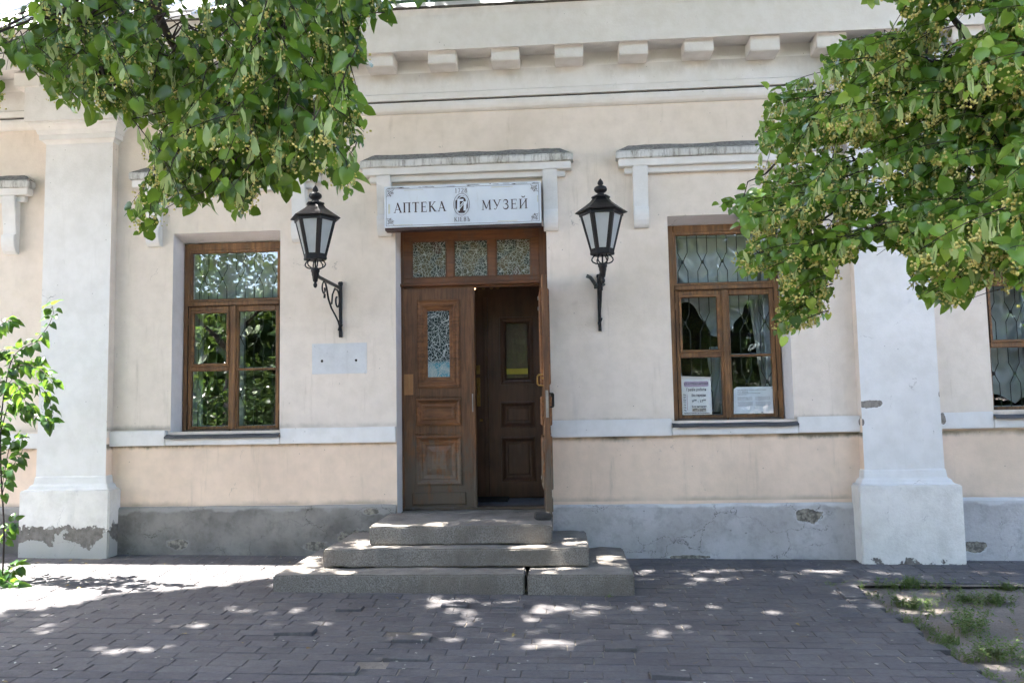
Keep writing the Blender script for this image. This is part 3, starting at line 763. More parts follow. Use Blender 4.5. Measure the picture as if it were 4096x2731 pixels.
# ---- door surround
mb = MB(); zf = 3.462
mb.cbox(-1.715, -1.688, .235, .31, .47, zf, .004); mb.cbox(-.228, -.13, .235, .31, .47, zf, .004)
df = mb.build('door_frame', M['frame'], B)
mb = MB()
mb.cbox(-1.688, -.228, .24, .31, 3.335, zf, .005); mb.cbox(-1.688, -.228, .24, .31, 2.872, 2.928, .005)
for a, b in ((-1.688, -1.60), (-1.219, -1.145), (-.772, -.691), (-.316, -.228)): mb.cbox(a, b, .242, .31, 2.928, 3.335, .005)
for a, b in ((-1.60, -1.219), (-1.145, -.772), (-.691, -.316)): mb.rings(a, b, 2.928, 3.335, [(0, .244), (.008, .246), (.014, .262)], cap=False)
mb.cbox(-1.722, -.17, .20, .31, 2.838, 2.871, .008); mb.cbox(-1.688, -.228, .245, .31, 2.815, 2.838, .004)
mb.build('transom_bar', M['frameh'], df)
for a, b in ((-1.60, -1.219), (-1.145, -.772), (-.691, -.316)):
    mb = MB(); mb.box(a+.004, b-.004, .262, .268, 2.932, 3.331); mb.build('transom_pane', M['lace'], df)
mb = MB(); mb.cbox(-1.70, -.16, .22, .36, .482, .508, .006); mb.build('threshold', M['drip'], df)

def leaf(width, mirror=False, backside=False):
    """door leaf in its own coordinates: front face at y=0, hinge line at x=0"""
    H = 2.31; w = width
    G_ = (.252, .485, 1.365, 2.07)
    holes = [(.145, .60, 1.245, 2.19), (.125, .605, .85, 1.135), (.125, .605, .235, .745), (.075, .645, .03, .16)]
    def side(mb, s, y0):
        # s=+1 : front; s=-1 : back
        h = holes
        mb.holed(0, w, 0, H, y0, h[:3], flip=(s < 0))
        Y = lambda d: y0+s*d
        def rg(hh, prof, cap=True):
            mb.rings(hh[0], hh[1], hh[2], hh[3], [(i, Y(d)) for i, d in prof], cap)
        # glazed frame: wide stepped moulding down to the glass
        mb.cur = 1; a = h[0]; gx = G_[0]-a[0]
        pr = [(0, 0), (.002, -.016), (.016, -.022), (.03, -.012), (.042, -.010), (.05, -.018), (.062, -.016), (.078, .004), (.088, .006), (.098, .018), (gx, .022)]
        x0, x1, z0, z1 = a
        vs = []; k = len(pr)
        for (i, d) in pr:
            u = i/gx; vs += [(x0+(G_[0]-x0)*u, Y(d), z0+(G_[2]-z0)*u), (x1+(G_[1]-x1)*u, Y(d), z0+(G_[2]-z0)*u), (x1+(G_[1]-x1)*u, Y(d), z1+(G_[3]-z1)*u), (x0+(G_[0]-x0)*u, Y(d), z1+(G_[3]-z1)*u)]
        mb.add(vs, [(4*q+i, 4*q+(i+1) % 4, 4*q+4+(i+1) % 4, 4*q+4+i) for q in range(k-1) for i in range(4)])
        rg(h[1], [(0, 0), (.002, -.02), (.014, -.026), (.03, -.014), (.036, .0), (.05, .008), (.06, .008), (.066, -.004), (.08, -.006), (.10, .006), (.108, .006)])
        rg(h[2], [(0, 0), (.002, -.018), (.014, -.024), (.032, -.01), (.04, .004), (.056, .01), (.066, .0), (.08, .002), (.105, .016), (.125, .008), (.165, -.004)])
        mb.cur = 0
        q = h[3]; 
        if s > 0: mb.cbox(q[0], q[1], y0-.016, y0-.0, q[2], q[3], .008)
        # rails between panels
        if s > 0:
            mb.cbox(.115, .615, y0-.014, y0-.0, 1.152, 1.165, .004); mb.cbox(.115, .615, y0-.012, y0-.0, .765, .778, .004)
    mb = MB(); side(mb, 1, 0.0); side(mb, -1, .052)
    mb.add([(0, 0, 0), (0, .052, 0), (0, .052, H), (0, 0, H)], [(0, 3, 2, 1)]); mb.add([(w, 0, 0), (w, .052, 0), (w, .052, H), (w, 0, H)], [(0, 1, 2, 3)])
    mb.add([(0, 0, 0), (w, 0, 0), (w, .052, 0), (0, .052, 0)], [(3, 2, 1, 0)]); mb.add([(0, 0, H), (w, 0, H), (w, .052, H), (0, .052, H)], [(0, 1, 2, 3)])
    gl = MB(); gl.box(G_[0], G_[1], .022, .030, G_[2], G_[3])
    if mirror:
        for m_ in (mb, gl): m_.v = [(-a, b, c) for a, b, c in m_.v]; m_.f = [tuple(reversed(f)) for f in m_.f]
    return mb, gl
mb, gl = leaf(.735)
mb.box(.0, .0, 0, 0, 0, 0); mb.v = mb.v[:-8]; mb.f = mb.f[:-6]; mb.mi = mb.mi[:-6]
L1 = mb.build('door_leaf', [M['door'], M['doormould']], B, loc=(-1.688, .248, .505)); L1['label'] = 'closed left leaf of the entrance door, panelled, with lace glass'
g = gl.build('pane', M['lacedoor'], L1)
mb = MB(); mb.box(.0, .095, -.003, .0, 1.18, 1.40); mb.build('repair_patch', M['doorpatch'], L1)
mb = MB(); mb.cbox(.728, .764, -.018, .03, .0, 2.31, .008); mb.build('cover_strip', M['door'], L1)
mb = MB(); mb.box(.724, .734, -.021, -.002, .99, 1.18); mb.build('strike_plate', M['steel'], L1)
mb, gl = leaf(.725, mirror=True)
L2 = mb.build('door_leaf', [M['door'], M['doormould']], B, loc=(-.176, .245, .505), rotz=math.radians(93.2)); L2['label'] = 'right leaf of the entrance door standing wide open, seen edge on'
gl.build('pane', M['lacedoor'], L2)
mb = MB(); mb.box(-.7285, -.7252, .012, .038, .93, 1.19); mb.box(-.7300, -.7284, .018, .032, 1.11, 1.14); mb.box(-.7300, -.7284, .018, .032, .99, 1.03); mb.build('lock_plate', M['steel'], L2)
mb = MB(); mb.tube([(-.66, .055, 1.235), (-.66, .10, 1.24), (-.66, .112, 1.255), (-.66, .112, 1.325), (-.66, .10, 1.34), (-.66, .055, 1.345)], .008, 8); mb.lathe([(.012, 0), (.02, .004), (.02, .014), (.008, .02)], 10, (-.66, .056, 1.30)); mb.build('handle', M['brass'], L2)
mb = MB(); mb.tube([(-.66, .0, 1.03), (-.66, -.035, 1.03), (-.66, -.04, 1.04), (-.66, -.04, 1.15), (-.66, -.035, 1.16), (-.66, 0, 1.16)], .007, 8); mb.build('pull_bar', M['iron'], L2)
for zz in (2.06, 2.17, .3):
    mb = MB(); mb.lathe([(.008, -.02), (.014, -.015), (.014, .015), (.006, .026)], 8, (-.02, .066, zz)); mb.build('hinge', M['steel'], L2)

# vestibule
VY = .98
mb = MB(); a, b, c, d = -1.70, -.19, .50, 2.86
mb.add([(a, .31, c), (b, .31, c), (b, .31, 3.2), (a, .31, 3.2), (a, VY+.05, c), (b, VY+.05, c), (b, VY+.05, 3.2), (a, VY+.05, 3.2)], [(1, 2, 6, 5), (3, 0, 4, 7), (2, 3, 7, 6), (4, 5, 6, 7)])
vest = mb.build('vestibule', M['inner'], B)
mb = MB()
for i in range(6):
    for j in range(3):
        x0 = a+i*.26; y0 = .31+j*.25; e = .003
        mb.box(x0+e, min(x0+.26, b)-e, y0+e, y0+.25-e, .45, .504+rnd.uniform(0, .002))
mb.box(a, b, .30, 1.05, .40, .498); mb.build('tiled_floor', M['floor'], vest)
def inner_leaf(x0, x1, label):
    mb = MB(); z0, z1 = .52, 2.80; w = x1-x0; m = .14 if w > .6 else .12
    hs = [(x0+m, x1-.13, z0+1.27, z0+2.05), (x0+m, x1-.13, z0+.78, z0+1.08), (x0+m, x1-.13, z0+.17, z0+.68)]
    mb.holed(x0, x1, z0, z1, VY, hs)
    mb.rings(*hs[0], [(0, VY), (.004, VY-.012), (.02, VY-.014), (.035, VY), (.05, VY+.004), (.06, VY-.004), (.075, VY+.02)], cap=False)
    for h in hs[1:]: mb.rings(*h, [(0, VY), (.004, VY-.012), (.02, VY-.014), (.04, VY), (.055, VY+.01), (.075, VY+.012), (.085, VY), (.095, VY)])
    o = mb.build('inner_door', M['inner'], B); o['label'] = label
    mb = MB(); h = hs[0]; mb.add([(h[0]+.07, VY+.02, h[2]+.07), (h[1]-.07, VY+.02, h[2]+.07), (h[1]-.07, VY+.021, h[3]-.07), (h[0]+.07, VY+.021, h[3]-.07)], [(0, 1, 2, 3)]); mb.build('pane', M['glass'], o)
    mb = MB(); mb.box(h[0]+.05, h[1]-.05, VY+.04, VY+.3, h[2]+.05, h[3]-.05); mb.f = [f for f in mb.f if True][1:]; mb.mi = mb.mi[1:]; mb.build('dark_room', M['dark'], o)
    if w > .6:
        mb = MB(); mb.box(h[0]+.075, h[1]-.075, VY+.012, VY+.015, h[2]+.12, h[2]+.185); mb.build('yellow_sticker', M['yellow'], o)
    return o
il = inner_leaf(-.865, -.20, 'right leaf of the dark inner door with a tall glass'); il2 = inner_leaf(-1.55, -.885, 'left leaf of the dark inner door mostly hidden')
mb = MB(); mb.cbox(-.905, -.86, VY-.03, VY, .52, 2.8, .006); mb.build('cover_strip', M['inner'], il)
mb = MB(); x_ = -.975
mb.box(x_-.02, x_+.02, VY-.008, VY, 1.92, 2.02); mb.box(x_-.02, x_+.02, VY-.008, VY, 1.55, 1.88)
mb.tube([(x_, VY, 1.66), (x_, VY-.04, 1.67), (x_, VY-.045, 1.72), (x_, VY-.04, 1.77), (x_, VY, 1.78)], .008, 8); mb.lathe([(.02, 0), (.02, .02), (.01, .03)], 10, (x_+.03, VY-.02, 1.38)); mb.build('handle', M['brass'], il2)
# cement patch where a plaque once hung
mb = MB(); mb.box(-2.605, -2.027, -.006, .0, 1.916, 2.232)
rough(mb.build('cement_patch', M['patch'], B), 6, .004, 9, 0, lock=lambda c: c.y > -.001)
# small dark staple on the wall beside the open leaf
mb = MB(); mb.box(-.128, -.112, -.05, -.0, 1.535, 1.67); mb.build('wall_staple', M['iron'], B)

# ------------------------------------------------------------------ SIGN
sg = empty('shop_sign', (-.988, -.08, 3.39), label='white rectangular sign reading АПТЕКА МУЗЕЙ above the entrance door', cat='sign')
SX, SZ = -.988, 3.39
mb = MB(); mb.box(-.803, .803, -.085, .03, -.025, .422); o = mb.build('sign_box', M['signbrown'], sg)
mb = MB(); mb.box(-.806, .804, -.100, -.086, .001, .430); o = fixn(mb.build('sign_face', M['sign'], sg), .003)
mb = MB(); mb.box(-.806, .804, -.088, .03, .423, .432); mb.build('top_trim', M['flash'], sg)
YF = -.1003
mb = MB()
def frame_line(mb, x0, x1, z0, z1, t, y):
    mb.line((x0, z0), (x1, z0), t, y); mb.line((x0, z1), (x1, z1), t, y); mb.line((x0, z0), (x0, z1), t, y); mb.line((x1, z0), (x1, z1), t, y)
frame_line(mb, -.786, .782, .018, .402, .0035, YF)
# --- hand-cut serif letters: each drawn in a box 1 high
KX = 1.0
def glyph(mb, ch, x, z, h, y, W=1.0):
    T = .155*h*W; t = .055*h; s = h
    def L(a, b, tt, t2=None): mb.line((x+a[0]*s*KX, z+a[1]*s), (x+b[0]*s*KX, z+b[1]*s), tt, y, t2)
    def serif(cx, cz, w=.30, up=None):
        L((cx-w/2, cz), (cx+w/2, cz), t*1.0)
    def arc(cx, cz, rx, rz, a0, a1, tt, n=14): mb.arc(x+cx*s*KX, z+cz*s, rx*s*KX, rz*s, a0, a1, tt, y, n)
    e = .028
    if ch == 'А':
        L((.12, e), (.46, 1), t); L((.42, 1), (.80, e), T); L((.23, .33), (.62, .33), t); serif(.12, e, .24); serif(.80, e, .32); return .93
    if ch == 'П':
        L((.17, 0), (.17, 1), T); L((.72, 0), (.72, 1), T); L((.02, 1-e), (.87, 1-e), t); serif(.17, e, .32); serif(.72, e, .32); return .92
    if ch == 'Т':
        L((.42, 0), (.42, 1), T); L((.03, 1-e), (.81, 1-e), t*1.2); L((.05, 1), (.05, .76), t*.9, t*.3); L((.79, 1), (.79, .76), t*.9, t*.3); serif(.42, e, .34); return .86
    if ch == 'Е':
        L((.17, 0), (.17, 1), T); L((.03, 1-e), (.66, 1-e), t*1.1); L((.03, e), (.70, e), t*1.1); L((.17, .52), (.52, .52), t); L((.64, 1), (.64, .78), t*.9, t*.3); L((.68, 0), (.68, .24), t*.9, t*.3); L((.52, .62), (.52, .42), t*.8); return .78
    if ch == 'К':
        L((.17, 0), (.17, 1), T); L((.24, .46), (.70, .97), t*1.1); L((.34, .56), (.76, e), T); serif(.17, e, .30); serif(.17, 1-e, .30); serif(.70, 1-e, .24); serif(.80, e, .26); return .93
    if ch == 'М':
        L((.12, e), (.17, 1), t); L((.15, 1), (.50, .12), T*.95); L((.85, 1), (.50, .12), t); L((.88, 0), (.84, 1), T); serif(.12, e, .24); serif(.88, e, .30); serif(.12, 1-e, .2); serif(.89, 1-e, .2); return 1.05
    if ch == 'У':
        L((.14, 1), (.48, .36), T); L((.80, 1), (.36, .06), t*1.1); arc(.27, .12, .10, .10, 180, 330, t*1.2, 8); serif(.14, 1-e, .28); serif(.80, 1-e, .24); return .93
    if ch == 'З':
        arc(.33, .76, .22, .215, -90, 150, lambda u: t+(T-t)*math.sin(PI*u), 16); arc(.33, .27, .27, .25, -150, 90, lambda u: t+(T-t)*math.sin(PI*u), 18); L((.24, .53), (.40, .53), t*.9); L((.12, .86), (.12, .72), t*.8, t*.3); L((.08, .16), (.08, .30), t*.8, t*.3); return .74
    if ch in 'ИЙ':
        L((.17, 0), (.17, 1), T); L((.76, 0), (.76, 1), T); L((.20, .14), (.74, .88), t*1.1)
        for q in (.17, .76): serif(q, e, .30); serif(q, 1-e, .30)
        if ch == 'Й': arc(.47, 1.30, .15, .13, 180, 360, t*1.6, 10)
        return .98
    if ch == 'І':
        L((.16, 0), (.16, 1), T); serif(.16, e, .30); serif(.16, 1-e, .30); return .40
    if ch == 'В':
        L((.17, 0), (.17, 1), T); arc(.34, .76, .24, .215, -90, 90, lambda u: t+(T-t)*math.sin(PI*u)); arc(.34, .27, .29, .245, -90, 90, lambda u: t+(T-t)*math.sin(PI*u)); L((.03, 1-e), (.36, 1-e), t); L((.03, e), (.36, e), t); L((.2, .53), (.36, .53), t); return .76
    if ch == 'Ъ':
        L((.34, 0), (.34, 1), T); L((.04, 1-e), (.40, 1-e), t*1.1); L((.05, 1), (.05, .78), t*.9, t*.3); arc(.50, .28, .26, .25, -90, 90, lambda u: t+(T-t)*math.sin(PI*u)); L((.20, e), (.52, e), t); L((.34, .535), (.52, .535), t); return .88
    if ch == '1':
        L((.22, 0), (.22, 1), T); L((.06, .80), (.22, 1), t*1.3); serif(.22, e, .30); return .55
    if ch == '7':
        L((.06, 1-e*1.5), (.55, 1-e*1.5), t*1.8); L((.54, 1), (.24, 0), t*1.2, T); L((.07, 1), (.05, .80), t, t*.4); return .68
    if ch == '2':
        arc(.30, .74, .22, .24, -20, 165, lambda u: t+(T-t)*(1-u)*.9); L((.50, .66), (.08, .06), T*.75, t*1.4); L((.05, .05), (.56, .05), T*.75); L((.57, 0), (.58, .2), t, t*.4); return .72
    if ch == '8':
        arc(.31, .76, .20, .21, 0, 360, t*1.7, 20); arc(.31, .28, .25, .26, 0, 360, t*2.0, 20); return .70
    return .5
def word(mb, s, x0, x1, z, h, y, W=1.0, rise=0):
    global KX
    tmp = MB(); adv = [glyph(tmp, c, 0, 0, 1, 0, W) for c in s]; KX = min(1.1, .90*((x1-x0)/h)/sum(adv)); adv = [a*KX for a in adv]; tot = sum(adv)
    gap = ((x1-x0)/h-tot)/max(1, len(s)-1); x = x0
    for i, c in enumerate(s):
        glyph(mb, c, x, z+rise*(x-x0), h, y, W); x += (adv[i]+gap)*h
word(mb, 'АПТЕКА', -.708, -.168, .152, .104, YF, .92)
word(mb, 'МУЗЕЙ', .200, .672, .152, .100, YF, .78)
word(mb, '1728', -.072, .056, .338, .046, YF, .8)
word(mb, 'КІЕВЪ', -.084, .080, .040, .045, YF, .85)
# corner ornaments
for sx_, sz_, cx, cz in ((1, 1, -.780, .024), (-1, 1, .776, .024), (1, -1, -.780, .396), (-1, -1, .776, .396)):
    def P(a, b): return (cx+sx_*a, cz+sz_*b)
    for a0, a1 in (((.012, .012), (.055, .05)), ((.008, .05), (.045, .02)), ((.045, .075), (.015, .03)), ((.075, .045), (.03, .012)), ((.075, .0), (.06, .018)), ((.0, .075), (.018, .06))):
        mb.line(P(*a0), P(*a1), .004, YF, .0025)
    for (a, b, r) in ((.022, .056, .011), (.056, .022, .011), (.018, .018, .009), (.046, .050, .012), (.062, .036, .008), (.036, .064, .008)):
        mb.arc(*P(a, b), r, r, 0, 300, .003, YF, 10)
# emblem: oval rings, dark octagonal field
ex, ez = -.006, .215
mb.arc(ex, ez, .0815, .113, 0, 360, .004, YF, 40)
oct_ = [(ex+.066*math.cos(a)*1.03, ez+.096*math.sin(a)) for a in [PI/8+i*PI/4 for i in range(8)]]
mb.poly(oct_, YF)
mb.build('lettering', M['signbrown'], sg)
mb = MB(); y2 = YF-.010
mb.line((ex-.034, ez-.066), (ex-.030, ez+.052), .030, y2, .026); mb.line((ex+.034, ez-.066), (ex+.037, ez+.03), .030, y2, .026)
mb.line((ex-.042, ez+.045), (ex+.020, ez+.045), .022, y2); mb.line((ex-.012, ez-.012), (ex+.022, ez+.028), .010, y2); mb.line((ex-.022, ez-.045), (ex+.028, ez+.012), .011, y2, .006)
mb.arc(ex+.008, ez+.030, .044, .052, -35, 150, lambda u: .016-.009*u, y2, 14); mb.line((ex-.030, ez+.058), (ex-.052, ez+.050), .010, y2, .003)
mb.build('emblem_relief', M['sign'], sg)
M['tape'] = simple('yellowed_tape', (.62, .60, .48), .6, var=.2)
for (x, z, w_, h_) in ((-.60, .385, .20, .006), (.30, .384, .22, .009), (-.71, .026, .20, .007), (.36, .030, .20, .009), (-.765, .195, .018, .10), (.765, .25, .008, .07)):
    mb = MB(); mb.poly([(x, z-h_/2), (x+w_, z-h_/2+.002), (x+w_, z+h_/2), (x, z+h_/2)], YF-.0003); mb.build('tape_mark', M['tape'], sg)
mb = MB()
for i in range(26):
    x = rnd.uniform(-.78, .78); w_ = rnd.uniform(.02, .12); z = .413+rnd.uniform(-.006, .006)
    mb.poly([(x, z), (x+w_, z-.002), (x+w_*.8, z+rnd.uniform(.002, .005)), (x+w_*.2, z+.003)], YF)
mb.poly([(.05, .404), (.13, .396), (.12, .400), (.06, .410)], YF)
mb.build('flaked_edge', M['grime'], sg)

# ------------------------------------------------------------------ NOTICES
def text_mesh(s, size, mat, parent, loc, name='lettering', align='CENTER', sx=1.0, bold=0):
    cu = bpy.data.curves.new(name, 'FONT'); cu.body = s; cu.size = size; cu.align_x = align; cu.align_y = 'CENTER'; cu.offset = bold; cu.resolution_u = 2
    to = bpy.data.objects.new(name, cu); C.objects.link(to)
    dg = bpy.context.evaluated_depsgraph_get(); me = bpy.data.meshes.new_from_object(to.evaluated_get(dg)); bpy.data.objects.remove(to)
    me.transform(Matrix.Rotation(PI/2, 4, 'X')@Matrix.Diagonal((sx, 1, 1, 1))); me.materials.clear(); me.materials.append(mat)
    o = bpy.data.objects.new(name, me); C.objects.link(o); o.parent = parent; o.location = loc; return o
nt = empty('opening_hours_notice', (1.367, .258, 1.425), label='white paper sheet of opening hours, left of the two notices in the window', cat='notice')
mb = MB()
def pap(u, v): return (-.150+.308*u-.004*v, .004*math.sin(v*5+u*2)-(.03*(max(0, v-.94)/.06)**1.5), .385*v+.004*(1-u)*v*4)
cloth_grid(mb, pap, 6, 24); mb.build('sheet', M['paper'], nt, smooth=True)
yn = -.0065
mb = MB(); c_ = .012; a, b, c, d = -.122, .130, .288, .345
mb.poly([(a+c_, c), (b-c_, c), (b, c+c_), (b, d-c_), (b-c_, d), (a+c_, d), (a, d-c_), (a, c+c_)], yn); mb.build('lilac_panel', M['lilac'], nt)
mb = MB(); mb.poly([(-.045, .030), (.098, .030), (.098, .066), (-.045, .066)], yn); mb.build('pasted_strip', M['beige'], nt)
for s, size, x, z, m_, sx in (('КЯ АПТЕКА-МУЗЕЙ', .0285, .003, .317, 'ink', .92), ('Графік роботи', .041, .003, .258, 'ink', .72), ('Без перерви:', .038, .028, .199, 'ink', .62), ('9⁰⁰ - 17⁰⁰', .036, .028, .137, 'ink', .95), ('Без вихідних', .027, .028, .084, 'ink', .9), ('9⁰⁰ - 15⁰⁰', .034, .028, .046, 'ink', .9), ('Найближча аптека №16, вул.Костянтинівська, 1', .0125, .004, .016, 'ink', .95)):
    text_mesh(s, size, M[m_], nt, (x, yn-.0015, z), sx=sx, bold=.0006)
for i, s in enumerate(('Пн', 'Вт', 'Ср', 'Чт', 'Пт', 'Сб', 'Нд')): text_mesh(s, .022, M['ink'], nt, (-.118, yn-.0015, .205-.0265*i), sx=.9, bold=.0004)
mb = MB(); mb.line((-.092, .045), (-.092, .213), .0025, yn-.001); mb.build('rule_line', M['redink'], nt)
bd = empty('information_board', (1.95, .256, 1.425), label='pale blue board of small print, right of the two notices in the window', cat='notice')
mb = MB(); fr = [(-.205, .003), (.212, .003), (.208, .277), (-.165, .277), (-.195, .256)]
mb.v = [(x, 0, z) for x, z in fr]+[(x, .004, z) for x, z in fr]; mb.f = [(0, 1, 2, 3, 4), (9, 8, 7, 6, 5)]+[(i+5, (i+1) % 5+5, (i+1) % 5, i) for i in range(5)]; mb.mi = [0]*7
mb.build('board', M['board'], bd)
text_mesh('ЖИТЛОВИЙ БУДИНОК З АПТЕКОЮ А. БУНГЕ ТА І. ТЕЦНЕРА', .0150, M['greyink'], bd, (-.160, -.001, .243), align='LEFT', sx=.66, bold=.0003)
text_mesh('XVIII ст., 1818-1820 рр.', .0150, M['greyink'], bd, (-.160, -.001, .226), align='LEFT', sx=.72, bold=.0003)
text_mesh('DWELLING HOUSE WITH PHARMACY OF A. BUNGE AND I. TETSNER', .0120, M['greyink'], bd, (-.160, -.001, .210), align='LEFT', sx=.62, bold=.0002)
text_mesh('The 18th century, 1818-1820', .0110, M['greyink'], bd, (-.160, -.001, .197), align='LEFT', sx=.7, bold=.0002)
mb = MB()
for cx0, cx1, z0, gapz in ((-.160, -.010, .172, .128), (.018, .170, .172, .120)):
    for para, n_ in ((0, 7), (1, 8)):
        for r in range(n_):
            z = z0-r*.0058-(.052 if para else 0); x = cx0; end = cx1-(rnd.uniform(.02, .08) if r == n_-1 else 0)
            while x < end:
                w_ = min(rnd.uniform(.006, .02), end-x); mb.line((x, z), (x+w_, z), .0018, -.0006); x += w_+.004
mb.line((.07, .012), (.09, .012), .012, -.0008)
mb.build('print_lines', M['greyink'], bd)['kind'] = 'stuff'
mb = MB(); mb.lathe([(.006, 0), (.006, .003), (.002, .005)], 10, (0, 0, 0)); mb.xform(Matrix.Rotation(PI/2, 4, 'X')); mb.v = [(a+.193, b-.001, c+.262) for a, b, c in mb.v]; mb.build('screw', M['steel'], bd)

# ------------------------------------------------------------------ LANTERNS
def lantern(x, dz, label, twist=0):
    root = empty('wall_lantern', (x, 0, 2.29), label=label, cat='wall lantern', group='black hexagonal wall lanterns beside the door')
    z0 = 2.29; Y = -.85
    def bld(mb, n, m, sm=False): mb.v = [(a, b, c-z0) for a, b, c in mb.v]; return mb.build(n, m, root, smooth=sm)
    mb = MB(); mb.cbox(-.016, .016, -.028, 0, 2.292, 2.875, .004); mb.cbox(-.022, .022, -.034, -.0, 2.84, 2.868, .004)
    mb.tube([(0, -.02, 2.375), (.012, -.045, 2.40), (.02, -.03, 2.42)], .010, 6); mb.tube([(-.012, -.045, 2.36), (0, -.03, 2.42)], .012, 6)
    bld(mb, 'wall_plate', M['iron'])
    mb = MB(); zA = 2.805
    mb.box(-.012, .012, -.82, -.01, zA-.012+.0, zA+.014)
    mb.box(-.018, .018, -.83, -.78, zA-.018, zA+.02)
    bld(mb, 'arm', M['iron'])
    mb = MB()
    def sp(cy, cz, r0, r1, a0, a1, n=20):
        return [(0, cy+(r0+(r1-r0)*i/n)*math.cos(math.radians(a0+(a1-a0)*i/n)), cz+(r0+(r1-r0)*i/n)*math.sin(math.radians(a0+(a1-a0)*i/n))) for i in range(n+1)]
    S = sp(-.58, 2.715, .075, .02, 60, 400, 22)
    mb.tube([(0, -.05, 2.40), (0, -.10, 2.45), (0, -.20, 2.50), (0, -.34, 2.56), (0, -.44, 2.64), (0, -.50, 2.74), (0, -.54, 2.785)]+S[:1], .010, 6)
    mb.tube(S, .009, 6)
    S2 = sp(-.14, 2.665, .11, .03, 110, -260, 24); mb.tube([(0, -.33, 2.60), (0, -.30, 2.70), (0, -.22, 2.775)]+S2, .009, 6)
    mb.tube([(0, -.56, 2.67), (0, -.565, 2.63)], .012, 6); mb.tube([(0, -.10, 2.45), (0, -.03, 2.40)], .010, 6)
    bld(mb, 'scroll', M['iron'], True)
    hexr = lambda r: [(r*math.cos(PI/3*k+twist), Y+r*math.sin(PI/3*k+twist)) for k in range(6)]
    mb = MB(); zt, zb, rt, rb = 3.305, 2.935, .202, .106
    T_, B_ = hexr(rt), hexr(rb)
    for k in range(6):
        k2 = (k+1) % 6
        # corner bar: an angle iron wrapped round the corner
        for a, b in ((k, k2), (k2, k)):
            ta, tb = Vector((*T_[a], zt)), Vector((*T_[b], zt)); ba, bb = Vector((*B_[a], zb)), Vector((*B_[b], zb))
            wt = (tb-ta)*.15; wb = (bb-ba)*.24; c0 = Vector((0, Y, 0)); ins = lambda v: Vector((c0.x+(v.x-c0.x)*.95, c0.y+(v.y-c0.y)*.95, v.z))
            q = [ta, ta+wt, ba+wb, ba]; mb.add(q+[ins(v) for v in q], [(0, 1, 2, 3), (1, 5, 6, 2), (5, 4, 7, 6), (4, 0, 3, 7)])
        for (p0, p1, z_a, z_b) in (((T_[k]), (T_[k2]), zt, zt-.03), (B_[k], B_[k2], zb+.035, zb-.008)):
            pa, pb = Vector((*p0, 0)), Vector((*p1, 0)); s_ = (1 if z_a > 3.1 else 1.03)
            f = lambda v, z, i: (v.x*i*s_, Y+(v.y-Y)*i*s_, z)
            mb.add([f(pa, z_b, 1.004), f(pb, z_b, 1.004), f(pb, z_a, 1.012), f(pa, z_a, 1.012), f(pa, z_b, .93), f(pb, z_b, .93), f(pb, z_a, .93), f(pa, z_a, .93)], [(0, 1, 2, 3), (5, 4, 7, 6), (3, 2, 6, 7), (4, 5, 1, 0)])
    mb.lathe([(.108, zb-.02), (.112, zb-.012), (.112, zb), (.104, zb+.008)], 6, (0, Y, 0), twist)
    bld(mb, 'lantern_frame', M['iron'])
    for k in range(6):
        mb = MB(); k2 = (k+1) % 6; i = .965
        q = [(B_[k][0]*i, Y+(B_[k][1]-Y)*i, zb+.005), (B_[k2][0]*i, Y+(B_[k2][1]-Y)*i, zb+.005), (T_[k2][0]*i, Y+(T_[k2][1]-Y)*i, zt-.005), (T_[k][0]*i, Y+(T_[k][1]-Y)*i, zt-.005)]
        mb.add(q, [(0, 1, 2, 3)]); bld(mb, 'glass_pane', M['milk'])
    mb = MB(); mb.lathe([(.202, 3.300), (.240, 3.306), (.242, 3.312), (.20, 3.340), (.145, 3.378), (.10, 3.412), (.078, 3.440), (.07, 3.452)], 6, (0, Y, 0), twist); bld(mb, 'lantern_roof', M['iron'])
    mb = MB(); mb.lathe([(.084, 3.444), (.088, 3.450), (.084, 3.462), (.05, 3.470)], 6, (0, Y, 0), twist)
    mb.lathe([(.05, 3.465), (.034, 3.480), (.030, 3.492), (.044, 3.500), (.056, 3.512), (.061, 3.528), (.056, 3.545), (.040, 3.556), (.02, 3.560), (.016, 3.566), (.025, 3.574), (.028, 3.586), (.022, 3.604), (.010, 3.620), (.003, 3.630)], 18, (0, Y, 0)); bld(mb, 'finial', M['iron'], True)
    mb = MB()
    for k in range(6):
        a = PI/3*k+twist; pts = [(.060, 2.925), (.068, 2.912), (.080, 2.902), (.094, 2.885), (.098, 2.868), (.086, 2.850), (.060, 2.838), (.035, 2.836)]
        if k in (1, 2, 4, 5): pts = [(.062, 2.92), (.07, 2.905), (.09, 2.885), (.092, 2.868), (.08, 2.85), (.055, 2.838), (.035, 2.834)]
        mb.tube([(r*math.cos(a), Y+r*math.sin(a), z) for r, z in pts], .0065, 6)
    mb.tube([(0, Y, 2.83), (0, Y, 2.93)], .008, 6); bld(mb, 'gallery', M['iron'], True)
    mb = MB(); mb.lathe([(.006, 2.652), (.016, 2.664), (.020, 2.680), (.014, 2.697), (.010, 2.703), (.022, 2.715), (.030, 2.765), (.034, 2.775), (.036, 2.80), (.042, 2.806), (.042, 2.832), (.036, 2.838)], 12, (0, Y, 0)); bld(mb, 'socket', M['iron'], True)
    for ch in list(root.children):
        if dz and ch.name.split('.')[0] in ('lantern_frame', 'glass_pane', 'lantern_roof', 'finial', 'gallery', 'socket'): ch.location.z += dz
    return root
lantern(.383, 0, 'black hexagonal wall lantern to the right of the entrance door')
lantern(-2.300, .035, 'black hexagonal wall lantern left of the door with its scroll arm in side view')
mb = MB(); mb.tube([(-.02, -.02, -.05), (-.045, -.06, -.02), (-.085, -.07, .035), (-.125, -.075, .052)], [.026, .02, .018, .021], 9)
